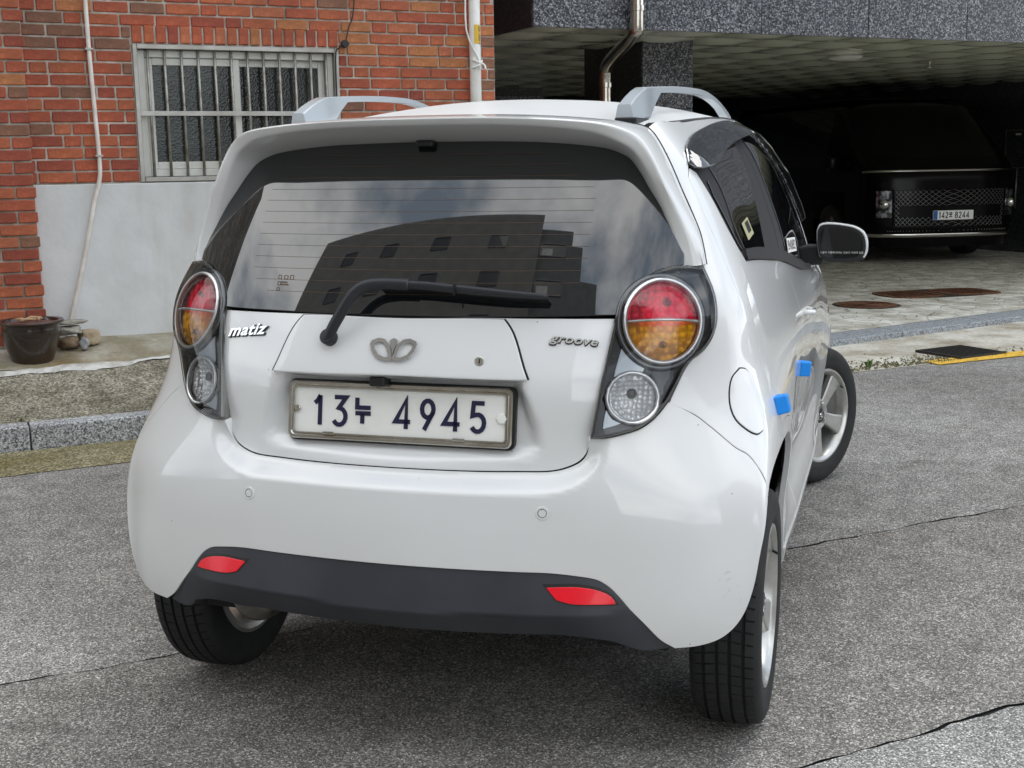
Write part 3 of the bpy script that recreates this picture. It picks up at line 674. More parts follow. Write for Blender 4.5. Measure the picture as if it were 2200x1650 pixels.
for k in range(10):
    bm = bmesh.new(); x = -.183 + k * .0407; bx(bm, x - .009, x + .009, -.179, .179, -.018, .004); bm_obj('bar', bm, M['iron'], dg)
# debris in the gutter and dry leaves
M['moss'] = mat('dirt_moss', (.13, .12, .06), .95, noise=[(20, 4, (.4, .4, .3), (1.2, 1.2, 1), .35, .65)])
V, F = [], []
for i in range(900):
    s = random.uniform(3.6, 5.0) if random.random() < .8 else random.uniform(5, 7.5); t = edge(s) + .01 + abs(random.gauss(0, .14)); r = random.uniform(.004, .014)
    b0 = len(V); z = .004
    V += [(s - r, t - r * .6, z), (s + r, t - r * .4, z), (s + r * .5, t + r, z), (s, t, z + r * random.uniform(.5, 1.1))]
    F += [(b0, b0 + 1, b0 + 3), (b0 + 1, b0 + 2, b0 + 3), (b0 + 2, b0, b0 + 3)]
o = mesh_obj('gutter_debris', V, F, M['moss']); o.rotation_euler = (0, 0, PHI); tag(o, 'brown grit and moss gathered along the asphalt edge', 'debris', kind='stuff')
M['leaf'] = mat('dry_leaf', (.48, .40, .22), .7)
lf = street('dry_leaf', 'pale dry leaf lying on the paving beside the wing mirror', 'leaf', 6.6, 7.9, .05)
bm = bmesh.new(); prism(bm, [(-.03, 0), (-.01, .014), (.02, .012), (.04, 0), (.02, -.014), (-.01, -.012)], 0, .004); bm_obj('blade', bm, M['leaf'], lf)

# ------------------------------------------------------------------ things on the slab
M['glaze'] = mat('dark_glaze', (.022, .016, .013), .22, 0, .5, noise=[(4, 4, (.6, .5, .45), (1.7, 1.4, 1.2), .35, .68)], bump=(24, .12, 4, .004))
M['glaze_rim'] = mat('brown_rim', (.055, .026, .018), .3)
M['soil'] = mat('dry_soil', (.13, .055, .04), .95, bump=(40, .8, 4, .01))
M['twig'] = mat('twig', (.42, .27, .15), .8)
pot = street('plant_pot', 'large dark glazed pot of dry soil standing by the brick pillar', 'plant pot', -.735, 4.33, .316)
bm = bmesh.new()
lathe(bm, [(0, .0), (.095, .0), (.105, .006), (.122, .05), (.142, .11), (.152, .165), (.153, .19), (.150, .205), (.152, .211), (.170, .218), (.173, .225), (.170, .231), (.150, .229), (.142, .218), (.135, .16), (.11, .05), (0, .03)], 56)
bm_obj('pot', bm, [M['glaze']], pot, True, 35)
bm = bmesh.new(); lathe(bm, [(.152, .2125), (.1715, .2185), (.1748, .225), (.1715, .2325), (.149, .2305)], 56); bm_obj('rim', bm, M['glaze_rim'], pot, True, 50)
bm = bmesh.new(); lathe(bm, [(0, .222), (.06, .224), (.11, .219), (.145, .214), (.14, .19), (0, .19)], 40); bm_obj('soil', bm, M['soil'], pot, True)
for k, (x, y, l_, a_) in enumerate(((.02, .03, .09, 20), (-.05, -.01, .07, 160), (.05, -.03, .06, 70), (-.01, -.05, .08, 5))):
    tg = street('twig', ['long pale twig across the soil of the plant pot', 'short broken twig lying on the soil at the left', 'small twig end at the right rim of the pot', 'thin twig lying at the front of the soil'][k], 'twig', -.735 + x, 4.33 + y, .316 + .236, R_(a_), 'twigs in the plant pot')
    bm = bmesh.new(); tube(bm, [(-l_ / 2, 0, 0), (-l_ * .1, .006, .006), (l_ / 2, -.004, .002)], .008, 7, radii=[.006, .009, .005]); bm_obj('stem', bm, M['twig'], tg, True)
M['stone'] = mat('rough_stone', (.30, .285, .25), .9, noise=[(10, 5, (.55, .53, .48), (1.2, 1.2, 1.15), .35, .65)], bump=(26, .9, 5, .02))
M['stone_brown'] = mat('brown_stone', (.21, .155, .10), .9, noise=[(10, 5, (.5, .48, .45), (1.2, 1.15, 1.1), .35, .65)], bump=(26, .9, 5, .02))
M['stone_buff'] = mat('buff_stone', (.44, .36, .25), .9, noise=[(10, 5, (.65, .6, .55), (1.1, 1.1, 1.1), .35, .65)], bump=(26, .7, 5, .015))
M['stone_grey'] = mat('grey_lump', (.33, .33, .33), .6, noise=[(20, 4, (.6, .6, .6), (1.2, 1.2, 1.2), .35, .65)], bump=(20, .5, 4, .01))
def rock(name, label, s, t, z, size, m, rot=0, seed=0, rough=.16, boxy=.5):
    rr = random.Random(seed); bm = bmesh.new(); bmesh.ops.create_icosphere(bm, subdivisions=3, radius=1)
    ph = [rr.uniform(0, 6) for _ in range(6)]
    for v_ in bm.verts:
        c = v_.co; mx_ = max(abs(c.x), abs(c.y), abs(c.z)); c = c.lerp(c / mx_ * .82, boxy)
        k = 1 + rough * (math.sin(c.x * 2.3 + ph[0]) * math.sin(c.y * 2.7 + ph[1]) + .5 * math.sin(c.z * 5 + ph[2] + c.x * 4) + .3 * math.sin(c.y * 9 + ph[3]))
        v_.co = Vector((c.x * size[0], c.y * size[1], c.z * size[2])) * k
    zmin = min(v_.co.z for v_ in bm.verts)
    for v_ in bm.verts: v_.co.z -= zmin
    o = bm_obj(name, bm, m, None, True); o.location = W(s, t, z); o.rotation_euler = (0, 0, PHI + rot); return tag(o, label, 'stone')
zb = apron_z(4.5) + .004
rock('stone', 'brown stone at the foot of the little pile beside the pot', -.535, 4.48, zb, (.062, .06, .036), M['stone_brown'], .2, 3)
rock('stone', 'square buff stone block at the right of the pile beside the pot', -.415, 4.52, zb + .004, (.062, .06, .05), M['stone_buff'], .35, 5, .06, .8)
rock('stone', 'rough grey stone resting on the brown stone beside the pot', -.52, 4.50, zb + .068, (.07, .06, .028), M['stone'], -.1, 8, .2)
rock('stone', 'flat long grey stone on top of the little pile', -.51, 4.52, zb + .128, (.092, .045, .014), M['stone'], .1, 12, .12)
rock('stone', 'small grey lump in front of the square buff stone', -.455, 4.42, zb - .008, (.026, .024, .036), M['stone_grey'], 0, 15, .2, .1)

# ------------------------------------------------------------------ apartment building across the street (seen in the rear glass)
M['apt'] = mat('apartment_render', (.24, .225, .20), .85, noise=[(1.5, 4, (.85, .85, .85), (1.1, 1.1, 1.1), .35, .65), (30, 3, (.85, .85, .85), (1.1, 1.1, 1.1), .3, .7)])
M['apt2'] = mat('apartment_render_grey', (.18, .175, .165), .85, noise=[(2, 4, (.85, .85, .85), (1.1, 1.1, 1.1), .35, .65)])
apt = thing('apartment_building', 'grey brown apartment block across the street, mirrored in the rear window', 'building', (0, -12.4, 0))
bm = bmesh.new()
bx(bm, -16, .55, -9, 0, 0, 18.9); bm_obj('wall', bm, M['apt'], apt)
bm = bmesh.new(); bx(bm, .552, 2.9, -9, -.5, 0, 18.3); bx(bm, 2.902, 3.8, -9, -.52, 0, 17.1); bx(bm, 3.802, 5.4, -9, -.54, 0, 14.6); bm_obj('wall', bm, M['apt2'], apt)
for zf in (16.6, 13.9, 11.2, 8.5, 5.8):
    for x, w, yy in ((-12.5, 1.0, 0), (-9.2, 1.0, 0), (-5.6, 1.0, 0), (-2.0, 1.0, 0), (1.55, 1.7, -.5)):
        wn_ = bpy.data.objects.new('window', None); COL.objects.link(wn_); wn_.parent = apt
        bm = bmesh.new()
        for q in ((x - w / 2 - .06, x - w / 2, zf - .45, zf + .45), (x + w / 2, x + w / 2 + .06, zf - .45, zf + .45), (x - w / 2, x + w / 2, zf - .51, zf - .45), (x - w / 2, x + w / 2, zf + .45, zf + .51)): bx(bm, q[0], q[1], yy - .03, yy + .05, q[2], q[3])
        bm_obj('frame', bm, M['lamp_dark'], wn_)
        bm = bmesh.new(); bx(bm, x - w / 2, x + w / 2, yy - .02, yy + .012, zf - .45, zf + .45); bm_obj('pane', bm, M['glass_dark'], wn_)
        if w > 1.2:
            bm = bmesh.new(); bx(bm, x - w / 2 + .1, x - .05, yy + .013, yy + .02, zf - .42, zf + .1); bm_obj('blind', bm, M['sash'], wn_)

# unseen villa added at the right to put darker reflections in the paint
M['villa'] = mat('villa_brick', (.16, .085, .06), .8, noise=[(6, 4, (.8, .8, .8), (1.1, 1.1, 1.1), .35, .65)])
M['villa_base'] = mat('villa_base', (.22, .21, .20), .8)
vil = street('unseen_villa', 'low brown brick villa out of view, added to darken the reflection in the right flank', 'building', 8.0, -11.2, 0)
bm = bmesh.new(); bx(bm, 0, 13, -9, 0, 1.2, 6.2); bm_obj('wall', bm, M['villa'], vil)
bm = bmesh.new(); bx(bm, -.03, 13.03, -9, .03, 0, 1.198); bm_obj('base_wall', bm, M['villa_base'], vil)
bm = bmesh.new(); bx(bm, -.25, 13.25, -9.2, .25, 6.202, 6.45); bm_obj('roof_slab', bm, M['villa_base'], vil)
for zf in (2.5, 4.9):
    for x in (1.6, 5.0, 8.4, 11.8):
        wv = bpy.data.objects.new('window', None); COL.objects.link(wv); wv.parent = vil
        bm = bmesh.new()
        for qd in ((x - .86, x - .8, zf - .66, zf + .66), (x + .8, x + .86, zf - .66, zf + .66), (x - .799, x + .799, zf - .66, zf - .6), (x - .799, x + .799, zf + .6, zf + .66), (x - .03, x + .03, zf - .599, zf + .599)): bx(bm, qd[0], qd[1], -.02, .05, qd[2], qd[3])
        bm_obj('frame', bm, M['sash'], wv)
        bm = bmesh.new(); bx(bm, x - .8, x + .8, -.02, .02, zf - .6, zf + .6); bm_obj('pane', bm, M['glass_dark'], wv)
sc_ = street('paper_scrap', 'small scrap of white plaster stuck on the left brick pillar', 'scrap', -.872, PT - .006, 1.79)
bm = bmesh.new(); prism(bm, [(-.016, .012), (-.004, .018), (.014, .002), (.016, -.012), (.002, -.016), (-.012, -.004)], 0, .006, Matrix.Rotation(R_(90), 4, 'X')); bm_obj('flake', bm, M['sash'], sc_)

M['weed'] = mat('weed_green', (.10, .16, .035), .7)
for k, (s_, t_, z_, n_, h_, lab) in enumerate(((-.30, 4.33, .313, 7, .035, 'tiny green weed growing on the slab right of the stones'), (4.25, 3.40, .004, 14, .06, 'low green weed growing in the broken gutter by the front wheel'), (-.86, 3.66, .12, 6, .03, 'small weed in the joint behind the left kerb stone'))):
    wd = street('weed', lab, 'weed', s_, t_, z_); rr = random.Random(40 + k); bm = bmesh.new()
    for i in range(n_):
        a = rr.uniform(0, 6.28); l_ = h_ * rr.uniform(.5, 1.2); w_ = l_ * .12; d = Vector((math.cos(a), math.sin(a), 0)); sd = Vector((-d.y, d.x, 0)) * w_; o_ = Vector((rr.gauss(0, .01), rr.gauss(0, .01), 0))
        b0, b1, b2 = o_, o_ + d * l_ * .5 + Vector((0, 0, l_ * .7)), o_ + d * l_ + Vector((0, 0, l_ * .75))
        v_ = [bm.verts.new(x_) for x_ in (b0 - sd * .5, b0 + sd * .5, b1 + sd, b1 - sd, b2)]; bm.faces.new((v_[0], v_[1], v_[2], v_[3])); bm.faces.new((v_[3], v_[2], v_[4]))
    bm_obj('leaves', bm, M['weed'], wd)

# ================================================================== the white hatchback
# rear-axle centre on the ground is the origin, x to the car's right, y forward, z up
car = thing('white_hatchback', 'small white five-door hatchback parked with its tail towards us', 'car', (0, 0, 0))
TH=np.radians([0,4,14,30,47,66,90])
# rear rows: z, y0, k, ry, n, w(at side start)
REAR=[(.20,-.50,.24,.16,4.0,.750),(.30,-.545,.24,.15,4.6,.785),(.42,-.555,.24,.15,5.0,.797),(.54,-.550,.24,.17,4.5,.802),
 (.66,-.540,.24,.20,3.9,.798),(.78,-.520,.26,.27,3.1,.782),(.90,-.488,.29,.29,3.2,.752),(1.03,-.43,.30,.26,4.0,.728),
 (1.148,-.365,.30,.24,4.0,.684),(1.26,-.30,.30,.22,4.0,.638),(1.366,-.235,.28,.20,3.8,.580),(1.45,-.175,.27,.18,3.6,.512)]
SY=[.32,.75,1.2,1.65,2.1,2.5,2.8]
SIDEZ_T=[1.462,1.475,1.45,1.33,1.10,.93,.86]     # top edge z per side column
SIDEZ_B=[1.02,1.00,.975,.95,.925,.86,.80]        # belt
FR=[0,.28,.56,.80,1.0]
ROWF=[.20,.30,.42,.54,.66,.78,.90]
# side x at rows 0..7 (belt) then top ; per side column
SX=[
 [.738,.772,.775,.785,.794,.791,.774,.743,.704,.655,.601,.525],
 [.718,.776,.748,.756,.773,.782,.777,.752,.730,.687,.632,.550],
 [.715,.776,.744,.752,.770,.781,.776,.754,.733,.692,.638,.556],
 [.715,.774,.748,.756,.772,.780,.774,.754,.728,.690,.645,.580],
 [.727,.760,.774,.782,.785,.780,.766,.744,.720,.690,.665,.640],
 [.737,.767,.778,.784,.782,.770,.750,.725,.712,.690,.670,.650],
 [.690,.720,.735,.742,.740,.722,.700,.690,.670,.650,.630,.610]]
FRONT=[(.93,3.0,.84),(.62,3.09,.80),(.0,3.13,.78)] # fraction of x at last col, y, z top
def grid():
    rows=[]
    for i,(z,y0,k,ry,n,w) in enumerate(REAR):
        r=[]
        for th in TH:
            x=w*np.sin(th)**(2/n); y=y0+k*x*x+ry*(1-np.cos(th)**(2/n))
            r.append((x,y,z))
        for j in range(7):
            zb,zt=SIDEZ_B[j],SIDEZ_T[j]
            if i<7: zz=ROWF[i] if j<4 else .2+(ROWF[i]-.2)/.7*(.7 if zb>.93 else zb-.2-.06)
            else: zz=zb+(zt-zb)*FR[i-7]
            r.append((SX[j][i],SY[j],zz))
        zl=r[-1][2]
        for (f,y,ztop) in FRONT:
            r.append((SX[-1][i]*f,y-.0*i,zl))
        rows.append(r)
    G=np.array(rows)
    L=G[:,:0:-1]*np.array([-1,1,1])
    return np.concatenate([L,G],1)
def spl_coef(n):
    # natural cubic interpolation -> second derivative matrix
    A=np.eye(n);B=np.zeros((n,n))
    for i in range(1,n-1):
        A[i,i-1]=1;A[i,i]=4;A[i,i+1]=1
        B[i,i-1]=6;B[i,i]=-12;B[i,i+1]=6
    return np.linalg.solve(A,B)
def basis(t,n,M):
    t=np.clip(np.asarray(t,float),0,n-1-1e-9);i=t.astype(int);f=t-i
    W=np.zeros((len(t),n));k=np.arange(len(t))
    W[k,i]+=1-f;W[k,i+1]+=f
    a=((1-f)**3-(1-f))/6;b=(f**3-f)/6
    W+=a[:,None]*M[i]+b[:,None]*M[i+1]
    return W
G=grid();NV,NU=G.shape[:2];UC=(NU-1)//2
MU=spl_coef(NU);MV=spl_coef(NV)
def S(u,v):
    u=np.atleast_1d(u)+UC;v=np.atleast_1d(v)
    WU=basis(u,NU,MU);WV=basis(v,NV,MV)
    return np.einsum('pi,pj,ijk->pk',WV,WU,G)

def base(u, v): return S(u, v)
def sstep(x): x = np.clip(x, 0, 1); return x * x * (3 - 2 * x)
UV = {'lamp': [(4.035, 7.871), (3.752, 7.868), (3.464, 7.811), (3.246, 7.724), (3.040, 7.591), (2.873, 7.425), (2.747, 7.262), (2.680, 7.049), (2.666, 6.823), (2.702, 6.501), (2.751, 6.140), (2.762, 5.677), (2.693, 5.236), (2.636, 5.037), (2.834, 5.052), (3.038, 5.108), (3.244, 5.185), (3.417, 5.307), (3.540, 5.431), (3.685, 5.618), (3.826, 5.890), (3.934, 6.135), (4.031, 6.273), (4.215, 6.385), (4.389, 6.560), (4.505, 6.783), (4.561, 7.037), (4.579, 7.259), (4.566, 7.489), (4.523, 7.703), (4.498, 7.836)],
 'hatch_top': [(0.769, 7.021), (1.649, 7.011), (2.665, 6.994)],
 'hatch_side': [(2.661, 7.050), (2.649, 6.823), (2.685, 6.502), (2.735, 6.141), (2.747, 5.677), (2.678, 5.237), (2.621, 5.038)],
 'hatch_bot': [(2.622, 5.023), (2.515, 4.780), (2.381, 4.609), (2.181, 4.485), (1.974, 4.422), (1.578, 4.406), (1.008, 4.390)],
 'garnish': [(0.774, 6.999), (1.252, 6.989), (1.414, 6.797), (1.921, 6.056), (1.131, 6.077)],
 'fuel': [(5.060, 6.026), (5.232, 5.989), (5.368, 5.842), (5.501, 5.564), (5.634, 5.283), (5.579, 5.141), (5.459, 4.910), (5.272, 4.883), (5.028, 4.978), (4.798, 5.186), (4.734, 5.397), (4.758, 5.665), (4.854, 5.899)],
 'seam': [(3.684, 5.579), (4.077, 5.349), (4.307, 5.113), (4.670, 4.744), (4.944, 4.588), (5.203, 4.372), (5.525, 4.048)],
 'spseam': [(4.364, 10.830), (4.599, 10.800), (4.646, 10.521), (4.619, 10.153), (4.566, 9.732), (4.552, 9.325), (4.618, 8.828), (4.672, 8.393), (4.647, 8.022), (4.597, 7.919), (4.473, 7.864)],
 'doorrear': [(4.939, 9.511), (4.982, 8.858), (5.140, 8.242), (5.228, 7.719), (5.306, 7.344), (5.496, 7.065), (5.733, 6.801), (5.758, 6.623), (5.828, 6.370), (5.881, 6.005), (5.968, 5.636), (6.086, 5.359), (6.128, 5.021), (6.227, 4.594)],
 'visortop': [(5.401, 10.046), (5.514, 10.189), (6.071, 10.453), (6.982, 10.692), (7.532, 10.815), (7.890, 10.859), (8.310, 10.873)],
 'visorbot': [(5.134, 9.783), (5.396, 9.673), (5.852, 9.694), (6.290, 9.812), (6.767, 9.977), (7.284, 10.149), (7.661, 10.240), (8.180, 10.361)],
 'dlobot': [(5.379, 9.658), (5.543, 9.181), (5.730, 8.621), (5.921, 8.168), (6.098, 7.773), (6.689, 7.717), (7.241, 7.621), (7.583, 7.544), (8.164, 7.387), (8.824, 7.247)],
 'arch': [(6.113, 4.250), (5.810, 4.183), (5.643, 3.989), (5.577, 3.813), (5.446, 3.369), (5.199, 2.834), (5.015, 2.311), (4.782, 1.893), (4.514, 1.626), (4.177, 1.443), (3.689, 1.338), (3.197, 1.305)],
 'dif_top': [(1.115, 2.697), (1.546, 2.692), (1.867, 2.647), (2.114, 2.579), (2.236, 2.458), (2.334, 2.285), (2.465, 2.043), (2.677, 1.764), (2.932, 1.476), (3.127, 1.296)],
 'dif_bot': [(3.127, 1.296), (2.483, 1.376), (2.269, 1.488), (2.033, 1.614), (1.704, 1.662), (1.039, 1.696)],
 'reflector': [(1.454, 2.585), (1.880, 2.596), (2.126, 2.511), (2.250, 2.389), (2.305, 2.227), (2.042, 2.232), (1.702, 2.259), (1.556, 2.331)],
 'ring': [(4.052, 6.854), (4.012, 7.078), (3.903, 7.286), (3.727, 7.450), (3.505, 7.546), (3.270, 7.560), (3.054, 7.488), (2.884, 7.340), (2.782, 7.136), (2.772, 6.907), (2.852, 6.680), (2.993, 6.481), (3.172, 6.330), (3.371, 6.244), (3.576, 6.234), (3.769, 6.302), (3.925, 6.442), (4.024, 6.633)],
 'inner': [(4.022, 6.856), (3.981, 7.069), (3.875, 7.266), (3.708, 7.420), (3.497, 7.511), (3.274, 7.524), (3.069, 7.457), (2.907, 7.317), (2.811, 7.125), (2.802, 6.908), (2.877, 6.694), (3.011, 6.505), (3.182, 6.362), (3.373, 6.280), (3.570, 6.271), (3.754, 6.335), (3.902, 6.467), (3.996, 6.648)],
 'divider': [(2.817, 6.920), (3.369, 6.909), (4.115, 6.908)],
 'rev': [(3.522, 5.680), (3.488, 5.832), (3.403, 5.967), (3.284, 6.067), (3.156, 6.123), (3.037, 6.129), (2.942, 6.086), (2.878, 5.998), (2.847, 5.873), (2.846, 5.725), (2.871, 5.573), (2.922, 5.436), (2.997, 5.330), (3.094, 5.270), (3.207, 5.263), (3.324, 5.308), (3.428, 5.400), (3.499, 5.530)],
 'revin': [(3.444, 5.682), (3.418, 5.807), (3.351, 5.918), (3.258, 6.002), (3.155, 6.049), (3.059, 6.055), (2.980, 6.018), (2.926, 5.944), (2.899, 5.840), (2.896, 5.718), (2.918, 5.592), (2.961, 5.478), (3.024, 5.391), (3.105, 5.342), (3.197, 5.336), (3.291, 5.373), (3.373, 5.450), (3.428, 5.557)],
 'silver': [(2.858, 6.548), (2.892, 6.065), (3.063, 6.136), (3.233, 6.126), (3.241, 6.225), (3.050, 6.353)],
 'silver2': [(2.864, 5.514), (2.806, 5.206), (3.014, 5.284), (2.916, 5.356)],
 'handle': [(8.335, 6.310), (8.298, 5.686)],
 'sensor': [(1.695, 3.773)],
 'lamp_lens': [(3.948, 7.813), (3.665, 7.801), (3.390, 7.739), (3.187, 7.654), (2.999, 7.529), (2.846, 7.374), (2.730, 7.220), (2.670, 7.016), (2.661, 6.796), (2.697, 6.482), (2.744, 6.127), (2.755, 5.668), (2.687, 5.229), (2.631, 5.030), (2.825, 5.044), (3.026, 5.099), (3.227, 5.174), (3.395, 5.295), (3.513, 5.419), (3.651, 5.606), (3.778, 5.879), (3.869, 6.126), (3.955, 6.265), (4.135, 6.378), (4.301, 6.554), (4.408, 6.772), (4.458, 7.015), (4.474, 7.227), (4.463, 7.450), (4.427, 7.661), (4.407, 7.794)]}
# hatch outline in rear elevation (x, z), used for the step between bumper and tailgate
def el(k): return [tuple(S(a, b)[0][[0, 2]]) for a, b in UV[k]]
HB = np.array([(0, S(0, 4.385)[0][2])] + el('hatch_bot')[::-1] + [tuple(S(*UV['lamp'][13])[0][[0, 2]])])
def poly_dist(P, L):
    d = np.full(len(P), 9.0)
    for a, b in zip(L[:-1], L[1:]):
        ab = b - a; t = np.clip(((P - a) @ ab) / (ab @ ab), 0, 1); d = np.minimum(d, np.linalg.norm(P - (a + t[:, None] * ab), axis=1))
    return d
def inside(P, L):
    x, y = P[:, 0], P[:, 1]; c = np.zeros(len(P), bool); n = len(L); j = n - 1
    for i in range(n):
        xi, yi = L[i]; xj, yj = L[j]
        if yi != yj: c ^= ((yi > y) != (yj > y)) & (x < (xj - xi) * (y - yi) / (yj - yi) + xi)
        j = i
    return c
def hatch_depth(z): return .040 * (1 - sstep((z - .70) / .22))
RECESS0 = np.array([(-.292, .906), (-.320, .84), (-.338, .785), (-.340, .757), (-.325, .736), (-.29, .726), (-.15, .720), (0, .718), (.15, .720), (.29, .726), (.325, .736), (.340, .757), (.338, .785), (.320, .84), (.292, .906)])
def f_hatch(u, v):
    P = S(u, v).copy(); q = P[:, [0, 2]].copy()
    P[:, 1] += hatch_depth(P[:, 2])
    ins = inside(q, RECESS); d = np.where(ins, poly_dist(q, RECESS[:-1]), 0)
    k = sstep(d / .042); fl = -.441 + (q[:, 1] - .757) * .176
    P[:, 1] = np.where(ins, P[:, 1] * (1 - k) + np.maximum(P[:, 1], fl) * k, P[:, 1]); return P
def f_bumper(u, v):
    P = S(u, v).copy(); q = P[:, [0, 2]].copy(); q[:, 0] = np.abs(q[:, 0])
    d = poly_dist(q, HB); k = (1 - sstep(d / .044)) * (q[:, 0] < .60)
    P[:, 1] += hatch_depth(q[:, 1]) * k * sstep((.800 - q[:, 1]) / .07); return P
def f_diffuser(u, v):
    P = S(u, v).copy(); z = P[:, 2]; ax = np.abs(P[:, 0])
    zc = .408 + .018 * (ax / .6) ** 2
    up = np.clip((.505 - z) / (.505 - zc), 0, 1); lo = np.clip((zc - z) / .09, 0, 1.2)
    P[:, 1] += .085 * lo * (1 - .93 * sstep((ax - .34) / .22)) - .020 * up * (1 - sstep((ax - .42) / .16)) + .004; return P
def offs(d):
    def f(u, v): return S(u, v) + d * normals(S, u, v)
    return f
def normals(fn, u, v, e=3e-3):
    u = np.atleast_1d(u).astype(float); v = np.atleast_1d(v).astype(float)
    a = fn(u + e, v) - fn(u - e, v); b = fn(u, np.minimum(v + e, 11)) - fn(u, np.maximum(v - e, 0))
    n = np.cross(a, b); L = np.linalg.norm(n, axis=1); L[L < 1e-12] = 1; return n / L[:, None]
# metric chart: X = arc length along the body at row 6, Y = .12 per row
_us = np.linspace(-15, 15, 1201); _pp = S(_us, np.full(1201, 6.0)); _al = np.r_[0, np.cumsum(np.linalg.norm(np.diff(_pp, axis=0), axis=1))]; _al -= _al[600]
def toX(uv): uv = np.asarray(uv, float).reshape(-1, 2); return np.stack([np.interp(uv[:, 0], _us, _al), uv[:, 1] * .12], 1)
def toU(X): return np.interp(X[:, 0], _al, _us), X[:, 1] / .12
def resample(L, step=.012, corner=38, closed=True):
    """Catmull-Rom through a traced outline, keeping its real corners"""
    L = np.asarray(L, float); keep = [0]
    for i in range(1, len(L)):
        if np.linalg.norm(L[i] - L[keep[-1]]) > 2e-4: keep.append(i)
    L = L[keep]
    if closed and np.linalg.norm(L[0] - L[-1]) < 2e-4: L = L[:-1]
    n = len(L); cor = np.zeros(n, bool)
    for i in range(n):
        a = L[i] - L[i - 1]; b = L[(i + 1) % n] - L[i]
        c = a @ b / (np.linalg.norm(a) * np.linalg.norm(b)); cor[i] = math.degrees(math.acos(max(-1, min(1, c)))) > corner
    if not closed: cor[0] = cor[-1] = True
    out = []
    for i in range(n if closed else n - 1):
        p1, p2 = L[i], L[(i + 1) % n]; p0 = L[i - 1] if not cor[i] else 2 * p1 - p2; p3 = L[(i + 2) % n] if not cor[(i + 1) % n] else 2 * p2 - p1
        d = np.linalg.norm(p2 - p1); m = max(1, int(round(d / step)))
        t01, t12, t23 = [max(np.linalg.norm(x), 1e-6) ** .5 for x in (p1 - p0, p2 - p1, p3 - p2)]
        for k in range(m):
            t = k / m
            m1 = (p2 - p1) + t12 * ((p1 - p0) / t01 - (p2 - p0) / (t01 + t12)); m2 = (p2 - p1) + t12 * ((p3 - p2) / t23 - (p3 - p1) / (t12 + t23))
            out.append((2 * t**3 - 3 * t * t + 1) * p1 + (t**3 - 2 * t * t + t) * m1 + (-2 * t**3 + 3 * t * t) * p2 + (t**3 - t * t) * m2)
    return np.array(out)
def area(L): x, y = L[:, 0], L[:, 1]; return .5 * np.sum(x * np.roll(y, -1) - y * np.roll(x, -1))
RECESS = np.vstack([resample(RECESS0, .008, 80, False), RECESS0[-1:]]); HB = np.vstack([resample(HB, .008, 80, False), HB[-1:]])
def inset_loop(L, d):
    if area(L) < 0: L = L[::-1]
    a = L - np.roll(L, 1, 0); b = np.roll(L, -1, 0) - L
    a /= np.maximum(np.linalg.norm(a, axis=1), 1e-9)[:, None]; b /= np.maximum(np.linalg.norm(b, axis=1), 1e-9)[:, None]
    na = np.stack([-a[:, 1], a[:, 0]], 1); nb = np.stack([-b[:, 1], b[:, 0]], 1); m = na + nb; ln = np.linalg.norm(m, axis=1); ln[ln < 1e-6] = 1; m /= ln[:, None]
    k = np.minimum(1 / np.maximum((m * na).sum(1), .4), 2)
    return L + m * (d * k)[:, None]
def fill(loop, h):
    lo, hi = loop.min(0), loop.max(0)
    gx, gy = np.meshgrid(np.arange(lo[0] + h * .37, hi[0], h), np.arange(lo[1] + h * .41, hi[1], h)); g = np.stack([gx.ravel(), gy.ravel()], 1)
    if len(g):
        g = g[inside(g, loop)]
        if len(g): g = g[poly_dist(g, np.vstack([loop, loop[:1]])) > h * .45]
    P = np.vstack([loop, g]) if len(g) else loop; n = len(loop)
    vs, es, fs, *_ = delaunay_2d_cdt([Vector(p) for p in P], [(i, (i + 1) % n) for i in range(n)], [], 0, 1e-7)
    Q = np.array([(p.x, p.y) for p in vs]); c = np.array([[Q[i] for i in f] for f in fs]).mean(1)
    k = inside(c, loop); F = [tuple(f) for f, q in zip(fs, k) if q]
    F = [f if (Q[f[1]] - Q[f[0]])[0] * (Q[f[2]] - Q[f[0]])[1] - (Q[f[1]] - Q[f[0]])[1] * (Q[f[2]] - Q[f[0]])[0] > 0 else f[::-1] for f in F]
    return Q, F, n
